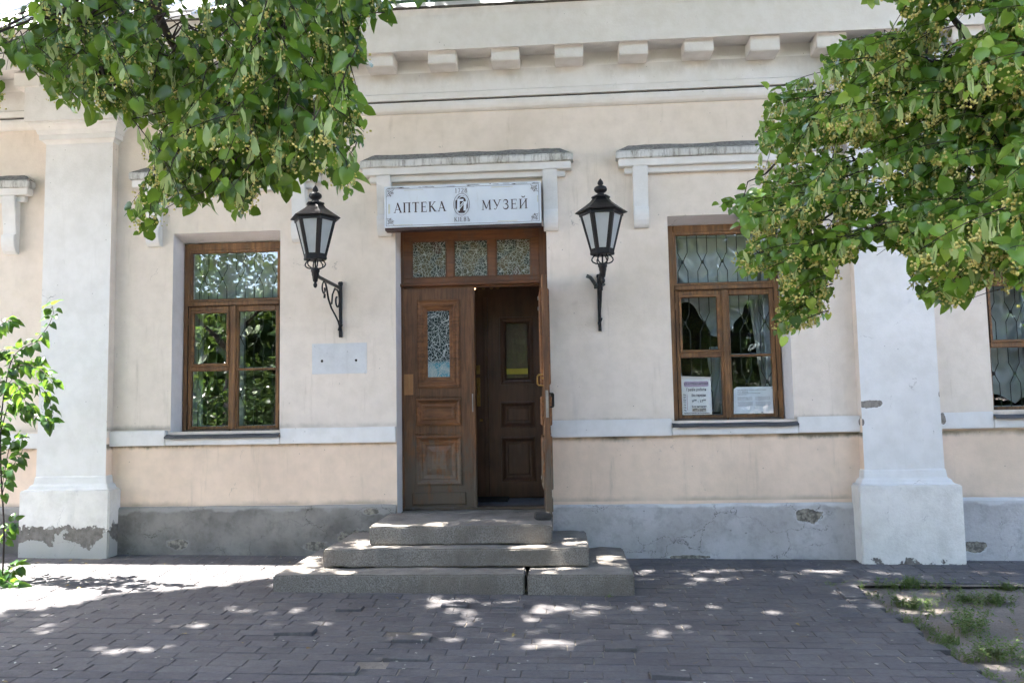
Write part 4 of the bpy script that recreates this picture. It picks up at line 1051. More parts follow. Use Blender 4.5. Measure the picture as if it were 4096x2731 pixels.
mb.tube([(.06, -.01, -.03), (0, -.05, -.055), (-.05, -.05, -.07)], [.012, .02, .01], 7)
o = mb.build('cut_cable_stub', simple('taped_dark_cable', (.06, .065, .06), .5, var=.8, nscale=20), smooth=True, loc=(.383, 0, 2.80)); tag(o, 'frayed taped cable stub sticking out of the wall behind the right lantern', 'cable')

# ------------------------------------------------------------------ STEPS
st = empty('stone_steps', (-1, -.6, 0), label='three worn grey granite steps up to the entrance door', cat='steps')
def slab(x0, x1, y0, y1, z0, z1, tilt=0, seed=0, label=None):
    mb = MB(); cx, cy, cz = (x0+x1)/2, (y0+y1)/2, z0
    mb.box(x0-cx, x1-cx, y0-cy, y1-cy, 0, z1-z0)
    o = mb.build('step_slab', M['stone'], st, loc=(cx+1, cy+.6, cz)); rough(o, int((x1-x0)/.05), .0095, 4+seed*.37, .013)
    o.rotation_euler = (0, tilt, 0); 
    if label: o['label'] = label
    return o
slab(-2.515, -.362, -1.325, -.98, -.10, .150, .0, 1, 'long front block of the lowest step')
slab(-.338, .548, -1.335, -.98, -.11, .146, .004, 2, 'short right block of the lowest step beyond a dark gap')
slab(-2.51, -2.0, -.974, -.05, -.05, .146, 0, 3); slab(.0, .545, -.974, -.05, -.08, .142, 0, 4)
slab(-2.0, 0, -.974, -.05, -.05, .10, 0, 4)
slab(-2.171, .190, -1.05, -.72, .158, .312, 0, 5, 'middle step'); slab(-2.168, -1.6, -.714, -.05, .150, .308, 0, 6); slab(-.3, .187, -.714, -.05, .146, .305, 0, 7)
slab(-1.79, -.135, -.872, -.002, .318, .484, 0, 8, 'top step at the door'); slab(-1.712, -.148, .004, .30, .318, .480, 0, 9)
mb = MB(); mb.box(-.075, .075, -.06, .055, 0, .055)
ds = mb.build('doorstop_stone', simple('dark_rough_stone', (.05, .045, .04), .95, bump=.8, bscale=20, bd=.01), loc=(-.225, -.52, .490)); rough(ds, 2, .012, 14, .008); ds.rotation_euler.z = .25
tag(ds, 'dark chunk of stone wedged under the open door leaf on the top step', 'stone')
mb = MB(); mb.box(-.34, .34, -.16, .16, 0, .018)
for i in range(16): mb.box(-.33, .33, -.150+i*.0193, -.150+i*.0193+.008, .018, .026)
tag(mb.build('doormat', M['mat'], loc=(-.98, .80, .507)), 'black ribbed rubber mat on the tiled floor inside the doorway', 'doormat')
# small lit ceiling lamp inside
cl = empty('ceiling_lamp', (-.975, .72, 3.21), label='small lit bulb lamp hanging at the top of the dark vestibule', cat='lamp')
M['glow'] = None
t = NT('warm_bulb'); em = t.n.new('ShaderNodeEmission'); em.inputs[0].default_value = (1, .62, .3, 1); em.inputs[1].default_value = 1.6; M['glow'] = t.done(em.outputs[0])
mb = MB(); mb.lathe([(.03, 0), (.03, -.01), (.006, -.015), (.006, -.28), (.012, -.30)][::-1], 10, (0, 0, 0)); mb.box(-.02, .28, -.006, .006, -.315, -.300); mb.build('lamp_stem', M['brass'], cl)
mb = MB(); mb.lathe([(.002, -.352), (.007, -.347), (.009, -.338), (.007, -.326), (.004, -.315)], 12); mb.build('bulb', M['glow'], cl, smooth=True)
for x in (.10, .19, .26):
    mb = MB(); mb.lathe([(.006, -.35), (.018, -.342), (.024, -.328), (.020, -.316)], 10, (x, 0, 0)); mb.build('glass_cup', M['brass'], cl, smooth=True)
#PART3
# ------------------------------------------------------------------ GROUND
SHX, SHY = .52, -.012            # shadow offset on the ground per metre of height
def face_attr(me, vals): a = me.attributes.new('tint', 'FLOAT', 'FACE'); a.data.foreach_set('value', np.asarray(vals, np.float32))
def grid_mesh(name, xs, ys, zf, mat, **k):
    vs = [(x, y, zf(x, y)) for y in ys for x in xs]; nx = len(xs)
    mb = MB(); mb.add(vs, [(j*nx+i, j*nx+i+1, (j+1)*nx+i+1, (j+1)*nx+i) for j in range(len(ys)-1) for i in range(nx-1)])
    return tag(mb.build(name, mat, smooth=True), **k)
lin = lambda a, b, n: [a+(b-a)*i/n for i in range(n+1)]
grid_mesh('ground', [-200, -60, -20]+lin(-10, 10, 20)+[20, 60, 200], [-200, -60, -20]+lin(-10, 2, 24)+[20, 60, 200],
          lambda x, y: (gz(x, min(y, 0)) if abs(x) < 11 and y > -11 else -.15)-.07, M['dirt'], kind='structure')
def edge_x(y): return 2.42+.04*wob(y, 3, 4)
grid_mesh('paving_bed', lin(-9.5, 2.40, 119), lin(-7.5, .0, 150), lambda x, y: gz(x, y)-.0065-.001*wob(x+y*3, 3, 5), M['joint'], kind='structure')
grid_mesh('paving_bed', lin(2.402, 9, 30), lin(-.93, .0, 8), lambda x, y: gz(x, y)-.008, M['joint'], kind='structure')
grid_mesh('soil', lin(2.38, 9.5, 110), lin(-8, -.90, 120), lambda x, y: gz(x, y)-.034+.010*wob(x+y*.7, 1.3, 6)+.007*wob(x-y, 5, 7)+.02*max(0, min(1, (x-3)/3)), M['dirt'], kind='structure')
holes_xy = [(-1.24, -3.02), (-1.02, -2.86), (-1.20, -2.47), (-.88, -3.02), (-1.95, -2.41)]
raised = [(1.4, -2.9), (-1.15, -2.50), (-1.88, -2.44), (-1.35, -3.13), (-1.02, -1.66), (-.98, -2.93), (-1.64, -1.80), (.62, -3.1), (.30, -2.6), (2.2, -1.35), (2.33, -1.15), (-.45, -1.66)]
mb = MB(); tints = []
def brick(x0, x1, y0, y1, h, tx, ty, tint):
    i = .003; b = .003; cx, cy = (x0+x1)/2, (y0+y1)/2
    q = [(x0+i, y0+i), (x1-i, y0+i), (x1-i, y1-i), (x0+i, y1-i)]
    j = [(rnd.uniform(-1, 1)*.0035, rnd.uniform(-1, 1)*.003) for _ in q]
    q = [(a+c, b_+d) for (a, b_), (c, d) in zip(q, j)]
    def Z(x, y): return gz(x, y)+h+(x-cx)*tx+(y-cy)*ty
    s = [(a+(cx-a)*b/(abs(cx-a)+1e-6), c+(cy-c)*b/(abs(cy-c)+1e-6)) for a, c in q]
    vs = [(a, c, Z(a, c)) for a, c in s]+[(a, c, Z(a, c)-.004) for a, c in q]+[(a, c, gz(a, c)-.045) for a, c in q]
    fs = [(0, 1, 2, 3)]+[(4+k, 4+(k+1) % 4, (k+1) % 4, k) for k in range(4)]+[(8+k, 8+(k+1) % 4, 4+(k+1) % 4, 4+k) for k in range(4)]
    mb.add(vs, fs); tints.extend([tint]*9)
RH = .1235; k = 0; y = -.005
while y > -7.4:
    y1 = y; y0 = y-RH; x = -9.4+rnd.uniform(0, .25); ym = (y0+y1)/2
    x_end = 9.0 if ym > -.93 else edge_x(ym)
    while x < x_end-.06:
        w_ = rnd.choice((.205, .235, .25, .25, .285))*rnd.uniform(.97, 1.03)
        if x+w_ > x_end-.05: w_ = x_end-x+(rnd.uniform(-.02, .09) if ym < -.93 else 0)
        cx = x+w_/2; yy = .012*math.sin(cx*.5+1)+.006*wob(cx, .8, 3)
        if -2.49 < x and x+w_ < .53 and ym > -1.25: x += w_; continue
        miss = any(abs(cx-a) < .11 and abs(ym-b) < .06 for a, b in holes_xy)
        rs_ = any(abs(cx-a) < .12 and abs(ym-b) < .062 for a, b in raised)
        if miss and not rs_: x += w_; continue
        h = rnd.gauss(0, .0013); tx, ty = rnd.gauss(0, .005), rnd.gauss(0, .007)
        if rs_: h += rnd.uniform(.010, .020); tx += rnd.uniform(-.05, .05); ty -= rnd.uniform(.0, .05)
        if y > -.2: h -= .004
        brick(x, x+w_, y0+yy, y1+yy, h, tx, ty, min(1, max(0, rnd.gauss(.45, .24))))
        x += w_
    y -= RH; k += 1
o = tag(mb.build('paving', M['brick']), kind='structure'); face_attr(o.data, tints)

# ------------------------------------------------------------------ FOLIAGE
LEAF_V = np.array([(.06, 0, 0), (.36, 0, -.02), (.68, 0, -.06), (1.0, 0, -.22), (-.06, .22, .05), (.15, .42, .15), (.50, .42, .10), (.80, .22, -.06), (-.06, -.20, .05), (.15, -.43, .15), (.50, -.40, .08), (.80, -.20, -.07)])
LEAF_F = [(0, 1, 5, 4), (1, 2, 6, 5), (2, 3, 7, 6), (0, 8, 9, 1), (1, 9, 10, 2), (2, 10, 11, 3)]
BUSH_V = LEAF_V*np.array([1, .82, 1.3])
SIMPLE_V = np.array([(0, 0, 0), (.5, .42, .06), (1, 0, -.1), (.5, -.42, .06)]); SIMPLE_F = [(0, 3, 2, 1)]
BR_V = np.array([(0, .02, 0), (.3, .13, .05), (.75, .15, .0), (1, .04, -.10), (0, -.02, 0), (.3, -.12, -.03), (.75, -.13, .06), (1, -.03, -.07)]); BR_F = [(0, 4, 5, 1), (1, 5, 6, 2), (2, 6, 7, 3)]
OC_V = np.array([(1, 0, 0), (-1, 0, 0), (0, 1, 0), (0, -1, 0), (0, 0, 1), (0, 0, -1)])*.5; OC_F = [(0, 2, 4), (2, 1, 4), (1, 3, 4), (3, 0, 4), (2, 0, 5), (1, 2, 5), (3, 1, 5), (0, 3, 5)]
def nrm(a): return a/np.maximum(np.linalg.norm(a, axis=1, keepdims=True), 1e-9)
def scatter(P, A, N, S, tv, tf):
    P = np.asarray(P, float); A = nrm(np.asarray(A, float)); N = np.asarray(N, float)
    Bt = nrm(np.cross(N, A)); Nn = np.cross(A, Bt); S = np.asarray(S, float).reshape(-1, 1, 1)
    V = P[:, None, :]+S*(tv[None, :, 0:1]*A[:, None, :]+tv[None, :, 1:2]*Bt[:, None, :]+tv[None, :, 2:3]*Nn[:, None, :])
    n, m = len(P), len(tv); base = (np.arange(n)*m)[:, None, None]
    F = np.array(tf)[None]+base
    return V.reshape(-1, 3), F.reshape(-1, len(tf[0]))
def np_mesh(name, V, F, mat, tint=None, per=1, parent=None, smooth=False):
    me = bpy.data.meshes.new(name); k = F.shape[1]
    me.vertices.add(len(V)); me.vertices.foreach_set('co', V.astype(np.float32).ravel())
    me.loops.add(F.size); me.loops.foreach_set('vertex_index', F.astype(np.int32).ravel())
    me.polygons.add(len(F)); me.polygons.foreach_set('loop_start', (np.arange(len(F))*k).astype(np.int32)); me.polygons.foreach_set('loop_total', np.full(len(F), k, np.int32))
    if smooth: me.polygons.foreach_set('use_smooth', np.ones(len(F), bool))
    me.materials.append(mat); me.update(calc_edges=True)
    if tint is not None: face_attr(me, np.repeat(tint, per))
    o = bpy.data.objects.new(name, me); C.objects.link(o)
    if parent: o.parent = parent; o.matrix_parent_inverse = Matrix.Translation(-parent.location)
    return o
def inpoly(x, y, poly):
    c = False; j = len(poly)-1
    for i in range(len(poly)):
        xi, yi = poly[i]; xj, yj = poly[j]
        if (yi > y) != (yj > y) and x < (xj-xi)*(y-yi)/(yj-yi)+xi: c = not c
        j = i
    return c
def grow_bough(polys, gaps, nshoot, depth, size, seed, downward=.6, limbs=(), leaves=(7, 12), bract=.35, flow=.35, margin=12, out=(0, 0, 0), inside=None, hang=.0, fsize=1.0, fold=0, nfl=1.0, thr=.0):
    r = random.Random(seed)
    LT = []; LP, LA, LN, LS = [], [], [], []; BP, BA, BN, BS = [], [], [], []; FP, FS = [], []; tw = MB()
    limb_pts = [p for l in limbs for p in l]
    def ok(P):
        px, py, f = proj(P)
        if not (-400 < px < 4500 and py > -500): return True
        if px < 0 or px > 4096 or py < 0: return inside is None or inside(px, py)
        return any(inpoly(px, py, pl) for pl in polys) and not any(inpoly(px, py, g) for g in gaps)
    made = 0; tries = 0
    while made < nshoot and tries < nshoot*30:
        tries += 1
        pl = polys[0]; xs_ = [p[0] for p in pl]; ys_ = [p[1] for p in pl]
        px, py = r.uniform(min(xs_), max(xs_)), r.uniform(min(ys_), max(ys_))
        if not inpoly(px, py, pl) or any(inpoly(px, py, g) for g in gaps): continue
        Yd = depth(px, py)+r.gauss(0, .22)
        # clumpy: leave thinner places
        if noise.noise(Vector((px/150, py/105, seed)))+.5*noise.noise(Vector((px/60, py/50, seed+3))) < thr and r.random() < .95: continue
        P0 = at(px, py, Yd); made += 1
        ang = r.uniform(-1, 1); d = Vector((ang*.8+out[0], r.uniform(-.5, .5), -downward+r.uniform(-.25, .45))).normalized()
        n = r.randint(*leaves); L = n*.036*size/.07; side = d.cross(Vector((0, -1, .3))).normalized()
        pts = []
        for i in range(n+1):
            t = i/n; pts.append(P0+d*(L*t)+Vector((0, 0, -.35*L*t*t*(.4+downward))))
        if not ok(pts[len(pts)//2]): made -= .7; continue
        last = 0; stint = min(.85, max(.0, r.gauss(.36, .20)+.35*noise.noise(Vector((px/170, py/130, seed+9)))))
        for i in range(n):
            p = pts[i]; s = 1 if i % 2 else -1; dd = (pts[i+1]-pts[i]).normalized()
            ax = side*s*r.uniform(.5, 1.0)+dd*r.uniform(.2, .6)+Vector((r.gauss(0, .25), r.gauss(0, .3), -r.uniform(.15, .9)-hang))
            ax.normalize(); pet = p+ax*r.uniform(.015, .03); sz = size*(r.uniform(.5, 1.3) if r.random() < .93 else 1.5)
            if ok(pet+ax*sz*r.choice((-.1, .2, .8))):
                nn = Vector((r.gauss(0, .5+.3*fold), -.45+.2*fold+r.gauss(0, .5+.3*fold), .85+r.gauss(0, .3)))
                LP.append(pet); LA.append(ax); LN.append(nn); LS.append(sz); last = i; LT.append(min(1, max(0, stint+r.gauss(0, .10)+.35*(i/n)**3)))
            if r.random() < bract:
                ax = Vector((r.gauss(0, .22), r.gauss(0, .22), -1)).normalized(); q = p+ax*.015
                L2 = r.uniform(.075, .125)*size/.07
                if ok(q+ax*(L2*1.3)):
                    BP.append(q); BA.append(ax); BN.append((r.gauss(0, 1), r.gauss(0, 1), .2)); BS.append(L2)
                    if r.random() < .75:
                        fc = q+ax*(L2*r.uniform(.9, 1.35)); nf = r.randint(4, 9)
                        for _ in range(nf):
                            v = Vector((r.gauss(0, .014), r.gauss(0, .014), r.gauss(0, .010))); FP.append(fc+v); FS.append(r.uniform(.006, .0125)*fsize)
                        tw.tube([q+ax*L2*.4, fc], .0009, 3, caps=False)
            elif r.random() < flow:
                fc = p+Vector((r.gauss(0, .02), r.gauss(0, .02), -r.uniform(.035, .085)))
                if ok(fc+Vector((0, 0, -.02))):
                    for _ in range(int(r.randint(4, 8)*nfl)): FP.append(fc+Vector((r.gauss(0, .015), r.gauss(0, .015), r.gauss(0, .012)))); FS.append(r.uniform(.006, .0125)*fsize)
        if last: tw.tube(pts[:last+1], .0024, 4, .0010, caps=False)
        if limb_pts and r.random() < .55:
            q = min(limb_pts, key=lambda v: (v-P0).length)
            if (q-P0).length < .5:
                m_ = (q+P0)/2+Vector((r.gauss(0, .03), r.gauss(0, .03), .05)); tw.tube([q, m_, P0], .005, 4, .0026, caps=False)
    return (LP, LA, LN, LS, LT), (BP, BA, BN, BS), (FP, FS), tw
def place_bough(root, res, leafm, seed):
    g = np.random.default_rng(seed); (LP, LA, LN, LS, LT), (BP, BA, BN, BS), (FP, FS), tw = res
    V, F = scatter(LP, LA, LN, LS, LEAF_V, LEAF_F); a = np_mesh('foliage', V, F, leafm, np.array(LT), len(LEAF_F), root, True)
    V, F = scatter(BP, BA, BN, BS, BR_V, BR_F); b = np_mesh('bract', V, F, M['bract'], g.random(len(BP)), len(BR_F), root, True)
    n = len(FP); V, F = scatter(FP, g.normal(0, 1, (n, 3)), g.normal(0, 1, (n, 3)), np.array(FS), OC_V, OC_F); c = np_mesh('blossom', V, F, M['flower'], g.random(n), len(OC_F), root, True)
    t_ = tw.build('twig', M['twig'], root); t_.matrix_parent_inverse = Matrix.Translation(-root.location)
    for q in (a, b, c, t_): q['kind'] = 'stuff'
    return len(LP), n
def limb_tube(mb, pts, r0, r1, sides=8, seed=0):
    out = []; rr = random.Random(seed); pts = [Vector(p) for p in pts]
    for i in range(len(pts)-1):
        p0 = pts[max(i-1, 0)]; p1 = pts[i]; p2 = pts[i+1]; p3 = pts[min(i+2, len(pts)-1)]
        for k in range(4):
            t = k/4; out.append(.5*((2*p1)+(p2-p0)*t+(2*p0-5*p1+4*p2-p3)*t*t+(3*p1-p0-3*p2+p3)*t**3)+Vector((rr.gauss(0, 1), rr.gauss(0, 1), rr.gauss(0, 1)))*(.02*r0**.5*.6))
    out.append(pts[-1]); mb.tube(out, r0, sides, r1); return out

def s1(x, y): return (x*.7014, y*.7014)
def s5(x, y): return (2800+x*.9565, y*.9565)
polyL = [s1(*p) for p in [(-300, 60), (10, 120), (60, 45), (150, 40), (230, -40), (300, -200), (2200, -250), (2250, 30), (2190, 95), (2080, 110), (2040, 190), (2105, 290), (2090, 360), (1950, 330), (1930, 400), (2045, 455), (2050, 540), (2070, 640), (2085, 780), (2050, 840), (1945, 850), (1995, 930), (2030, 1010), (2085, 1040), (2070, 1120), (1960, 1110), (1850, 1040), (1760, 1000), (1650, 1000), (1640, 1090), (1560, 1060), (1490, 1010), (1460, 1100), (1450, 1220), (1370, 1250), (1280, 1150), (1160, 1150), (1080, 1200), (1010, 1170), (945, 1220), (900, 1300), (840, 1350), (790, 1330), (710, 1270), (690, 1215), (780, 1130), (800, 1040), (880, 960), (870, 905), (810, 905), (808, 860), (900, 770), (860, 680), (745, 700), (640, 640), (520, 650), (450, 600), (400, 600), (290, 580), (260, 440), (110, 390), (60, 330), (-20, 260), (-300, 300)]]
gapL = [[s1(*p) for p in g] for g in [[(880, 90), (1040, 70), (1060, 160), (980, 240), (900, 190)], [(900, 0), (1150, -50), (1130, 60), (960, 80)], [(1200, 340), (1290, 340), (1290, 420), (1200, 400)]]]
polyR = [s5(*p) for p in [(820, -250), (850, 0), (845, 60), (830, 130), (760, 150), (640, 130), (575, 150), (500, 265), (510, 310), (560, 330), (480, 380), (440, 330), (370, 320), (260, 345), (255, 420), (290, 470), (235, 560), (245, 610), (330, 640), (310, 680), (200, 740), (100, 800), (72, 870), (110, 900), (165, 900), (170, 950), (250, 960), (180, 1050), (145, 1100), (170, 1150), (280, 1160), (330, 1100), (345, 1200), (340, 1290), (305, 1380), (350, 1420), (440, 1370), (540, 1330), (560, 1240), (600, 1190), (580, 1120), (530, 1100), (620, 1100), (660, 1060), (700, 1000), (745, 960), (800, 1010), (850, 1060), (890, 1110), (880, 1200), (960, 1250), (1080, 1285), (1130, 1240), (1180, 1200), (1280, 1220), (1360, 1150), (1700, 1100), (1700, -250)]]
gapR = [[s5(*p) for p in g] for g in [[(600, 600), (625, 600), (660, 780), (700, 850), (650, 830), (625, 740)], [(735, 900), (790, 850), (870, 790), (840, 740), (890, 770), (860, 850), (800, 900), (760, 965)], [(1000, 120), (1090, 60), (1230, 60), (1240, 150), (1130, 190), (1060, 180)], [(560, 275), (620, 290), (640, 350), (580, 350)], [(950, 570), (1010, 560), (1020, 640), (960, 630)], [(1090, 700), (1140, 690), (1150, 780), (1090, 790)], [(500, 900), (560, 860), (580, 930), (520, 960)]]]
def tree(name, pos, label, group, trunk_r=.2, H=5, limbs_to=(), seed=0):
    root = empty(name, pos, label=label, cat='tree', group=group); mb = MB(); r = random.Random(seed)
    x, y, z = pos
    limb_tube(mb, [(x, y, z-.3), (x+.05, y, z+1.2), (x+.12, y+.1, z+2.6), (x+.1, y+.1, z+H)], trunk_r*1.25, trunk_r*.6, 12, seed)
    allp = []
    for (pts, r0, r1) in limbs_to: allp.append(limb_tube(mb, pts, r0, r1, 7, seed+1))
    t_ = mb.build('trunk', M['bark'], root, smooth=True); t_.matrix_parent_inverse = Matrix.Translation(-root.location)
    return root, allp
SUNPATCH = [(-7.5, -.1), (-2.35, -.1), (-2.40, -.95), (-2.9, -1.1), (-3.2, -1.35), (-3.7, -1.5), (-4.0, -1.9), (-4.5, -2.2), (-5.2, -2.1), (-7.5, -1.9)]
GAPS = []
def gg(x, y, rx, ry):
    d = _f+_r*((x*1.7415-2048)/FPX)-_u*((y*1.7415-1365.5)/FPX); t = (-.03-CH)/d.z; GAPS.append((t*d.x, -CD+t*d.y, rx, ry))
for q in ((1590, 1390, .28, .07), (1380, 1396, .2, .05), (1340, 1400, .12, .05), (1180, 1425, .22, .06), (1250, 1442, .16, .05), (975, 1430, .16, .05), (1300, 1462, .14, .05), (1100, 1472, .2, .05), (1540, 1450, .14, .05), (930, 1492, .16, .05),
          (280, 1480, .26, .07), (130, 1465, .14, .05), (310, 1502, .14, .05), (200, 1512, .16, .05), (700, 1432, .16, .05), (600, 1408, .24, .06), (450, 1400, .22, .06), (520, 1442, .2, .05), (380, 1432, .2, .05), (60, 1440, .15, .06), (840, 1250, .2, .05),
          (1880, 1315, .16, .05), (1600, 1442, .12, .04), (2060, 1357, .22, .06), (2095, 1382, .16, .06), (2335, 1310, .2, .06), (1740, 1405, .12, .04), (1020, 1385, .14, .04), (1500, 1425, .14, .04), (1250, 1400, .1, .04), (1420, 1470, .12, .04), (860, 1465, .12, .04), (1990, 1380, .12, .04), (1880, 1440, .16, .05), (2250, 1480, .2, .06)): gg(*q)
GAPS += [(-1.55, -.78, .20, .05), (-1.25, -.80, .22, .05), (-.95, -.78, .14, .05), (-1.7, -.66, .12, .04), (-1.9, -.9, .2, .05), (-1.3, -.98, .16, .05), (-.1, -1.0, .12, .04), (-2.3, -1.12, .2, .05), (-2.35, -.75, .16, .08), (-2.0, -1.2, .2, .04), (-1.6, -1.2, .14, .04), (.35, -.85, .07, .02), (-1.1, -1.55, .2, .05), (-.3, -1.6, .16, .05)]
_gr = random.Random(99)
for _ in range(60): GAPS.append((_gr.uniform(-6, 5), _gr.uniform(-4.5, -1.5), _gr.uniform(.05, .13), _gr.uniform(.03, .05)))
def crown(root, ellipsoids, nclump, per, size, seed, keep=None, mat=None):
    g = np.random.default_rng(seed); Ps = []
    for (c, rad, frac) in ellipsoids:
        n = int(nclump*frac); q = g.normal(0, 1, (n, 3)); q = nrm(q)*(g.random((n, 1))**.45); cc = q*np.array(rad)+np.array(c)
        for k in range(n):
            m = int(per*g.uniform(.5, 1.5)); s = g.uniform(.28, .6)
            Ps.append(cc[k]+g.normal(0, 1, (m, 3))*np.array([s, s, s*.45]))
    P = np.concatenate(Ps)
    sx, sy = P[:, 0]+SHX*(P[:, 2]-.05), P[:, 1]+SHY*(P[:, 2]-.05)
    jx, jy = g.normal(0, .03, len(P)), g.normal(0, .02, len(P))
    k1 = np.array([not inpoly(a+.09*math.sin(b*11+a*5), b+.07*math.sin(a*7.3)+.055*math.sin(a*17+2+b*6)+.03*math.sin(a*41), SUNPATCH) for a, b in zip(sx+jx, sy+jy)])
    for (gx_, gy_, grx, gry) in GAPS:
        gk_ = g.uniform(.5, .85); grx *= 1.5; gry *= 1.5
        k1 &= (g.random(len(P)) > gk_) | (((sx+jx*.5-gx_)/(grx+.10))**2+((sy+jy*.7-gy_)/(gry+.075))**2 > 1)
    thin = (sx > 2.6) & (sy < -2.9) & (sx < 7)
    k1 &= ~(thin & (g.random(len(P)) < .15))
    # nothing of the crown may hang into the picture or touch the house
    px, py, f = proj(P); vis = (f > 0) & (px > -60) & (px < 4156) & (py > -60) & (py < 2800)
    k2 = ~vis & ((P[:, 1] < -.75) | (P[:, 2] > 8.2))
    P = P[k1 & k2]; n = len(P)
    A = g.normal(0, 1, (n, 3))+np.array([0, 0, -.5]); N = g.normal(0, .6, (n, 3))+np.array([0, 0, .9])
    V, F = scatter(P, A, N, size*g.uniform(.7, 1.25, n), SIMPLE_V, SIMPLE_F)
    o = np_mesh('crown', V, F, mat or M['crownleaf'], g.random(n), 1, root); o['kind'] = 'stuff'; return n
GT = 'lindens shading the pavement'
# left linden
lp = [at(*s1(1700, -900), -5.2), at(*s1(1690, -150), -4.9), at(*s1(1700, 160), -4.7), at(*s1(1560, 520), -4.6), at(*s1(1380, 900), -4.6)]
lp2 = [at(*s1(800, -900), -5.0), at(*s1(880, -60), -4.8), at(*s1(940, 180), -4.7), at(*s1(1080, 420), -4.6), at(*s1(1150, 760), -4.6)]
lp3 = [at(*s1(300, -500), -4.9), at(*s1(420, -20), -4.7), at(*s1(520, 250), -4.6), at(*s1(620, 500), -4.6)]
hub = Vector((-3.6, -6.6, 4.6))
treeL, limbsL = tree('linden_tree', (-5.6, -7.4, gz(-5.6, -7.4)), 'linden whose dark leafy bough hangs down over the left window and lantern', GT, .24, 5.5,
    [([(-5.5, -7.3, 3.6), hub, lp[0]]+lp[1:], .06, .006), ([(-5.5, -7.3, 3.9), (-3.9, -6.2, 4.8), lp2[0]]+lp2[1:], .045, .005), ([(-5.5, -7.3, 3.3), (-4.2, -6.0, 4.1), lp3[0]]+lp3[1:], .04, .004),
     ([(-5.5, -7.3, 4.5), (-5.0, -5, 6.2), (-4.2, -2.5, 7.4)], .09, .02), ([(-5.5, -7.3, 4.8), (-3.5, -7.5, 6.5), (-1.5, -7.5, 7.8)], .09, .02), ([(-5.5, -7.3, 4.6), (-7.5, -6.5, 6.5), (-8.8, -4.5, 7.6)], .09, .02)], 3)
res = grow_bough([polyL], gapL, 520, lambda px, py: -4.75+.2*math.sin(px/260), .053, 5, downward=.6, limbs=limbsL[:3], leaves=(7, 11), bract=.36, flow=.2, hang=.0, fsize=1.1, fold=.6)
print('left bough', place_bough(treeL, res, M['leaf'], 21))
# right linden
rp_ = lambda x, y, Y: at(*s5(x, y), Y)
R1 = [rp_(2300, 100, -4.7), rp_(1355, 185, -4.2), rp_(1240, 175, -4.1), rp_(1150, 190, -4.05), rp_(1070, 90, -4.0), rp_(1000, 20, -4.0)]
R2 = [rp_(2300, 100, -4.7), rp_(1290, 255, -4.2), rp_(1100, 350, -3.9), rp_(900, 440, -3.7), rp_(700, 540, -3.5), rp_(540, 600, -3.4), rp_(400, 610, -3.3), rp_(270, 730, -3.25)]
R3 = [rp_(2200, 500, -4.7), rp_(1500, 700, -4.2), rp_(1300, 780, -4.1), rp_(1180, 900, -3.9), rp_(1080, 1000, -3.8), rp_(1000, 1130, -3.8)]
R4 = [rp_(1100, 350, -3.9), rp_(1045, 520, -3.8), rp_(1000, 620, -3.7), rp_(940, 740, -3.7), rp_(935, 830, -3.7), rp_(960, 960, -3.7)]
R5 = [rp_(900, 440, -3.7), rp_(740, 640, -3.5), rp_(630, 760, -3.4), rp_(600, 860, -3.4), rp_(420, 1000, -3.35), rp_(450, 1250, -3.3)]
R6 = [rp_(1240, 175, -4.1), rp_(1000, 260, -3.8), rp_(830, 215, -3.6), rp_(720, 180, -3.5), rp_(600, 200, -3.4)]
treeR, limbsR = tree('linden_tree', (5.4, -6.0, gz(5.4, -6.0)), 'bright linden in yellow blossom reaching in from the right edge', GT, .22, 5.5,
    [([(5.45, -5.9, 3.3)]+R1, .05, .008), ([(5.45, -5.9, 3.0)]+R2, .05, .005), ([(5.45, -5.9, 2.8)]+R3, .03, .005), (R4, .013, .004), (R5, .013, .004), (R6, .013, .004),
     ([(5.45, -5.9, 4.4), (4, -4, 6.2), (3, -2.5, 7.2)], .09, .02), ([(5.45, -5.9, 4.6), (6.5, -5, 6.5), (7.5, -3, 7.6)], .09, .02)], 9)
res = grow_bough([polyR], gapR, 900, lambda px, py: -3.35-.00085*max(0, px-2900)+.15*math.sin(py/210), .054, 8, downward=.22, limbs=limbsR[:6], leaves=(8, 13), bract=.40, flow=.42, out=(-.85, 0, 0), hang=-.05, fsize=1.45, fold=.7, nfl=1.5, thr=.055)
print('right bough', place_bough(treeR, res, M['leafR'], 22))
n1 = crown(treeL, [((-6.0, -4.2, 9.2), (4.4, 4.2, 2.0), .4), ((-2.4, -4.4, 9.6), (3.8, 3.8, 2.0), .32), ((-10.2, -4.2, 9.3), (4, 4.0, 2.0), .26), ((-7.0, -3.4, 6.9), (3.6, 2.4, 1.5), .16)], 1650, 60, .20, 31)
n2 = crown(treeR, [((3.2, -4.3, 9.3), (4.8, 4.2, 1.9), .68), ((1.2, -.9, 10.2), (5.5, 1.8, 1.2), .32)], 620, 60, .20, 32)
g_ = np.random.default_rng(55)
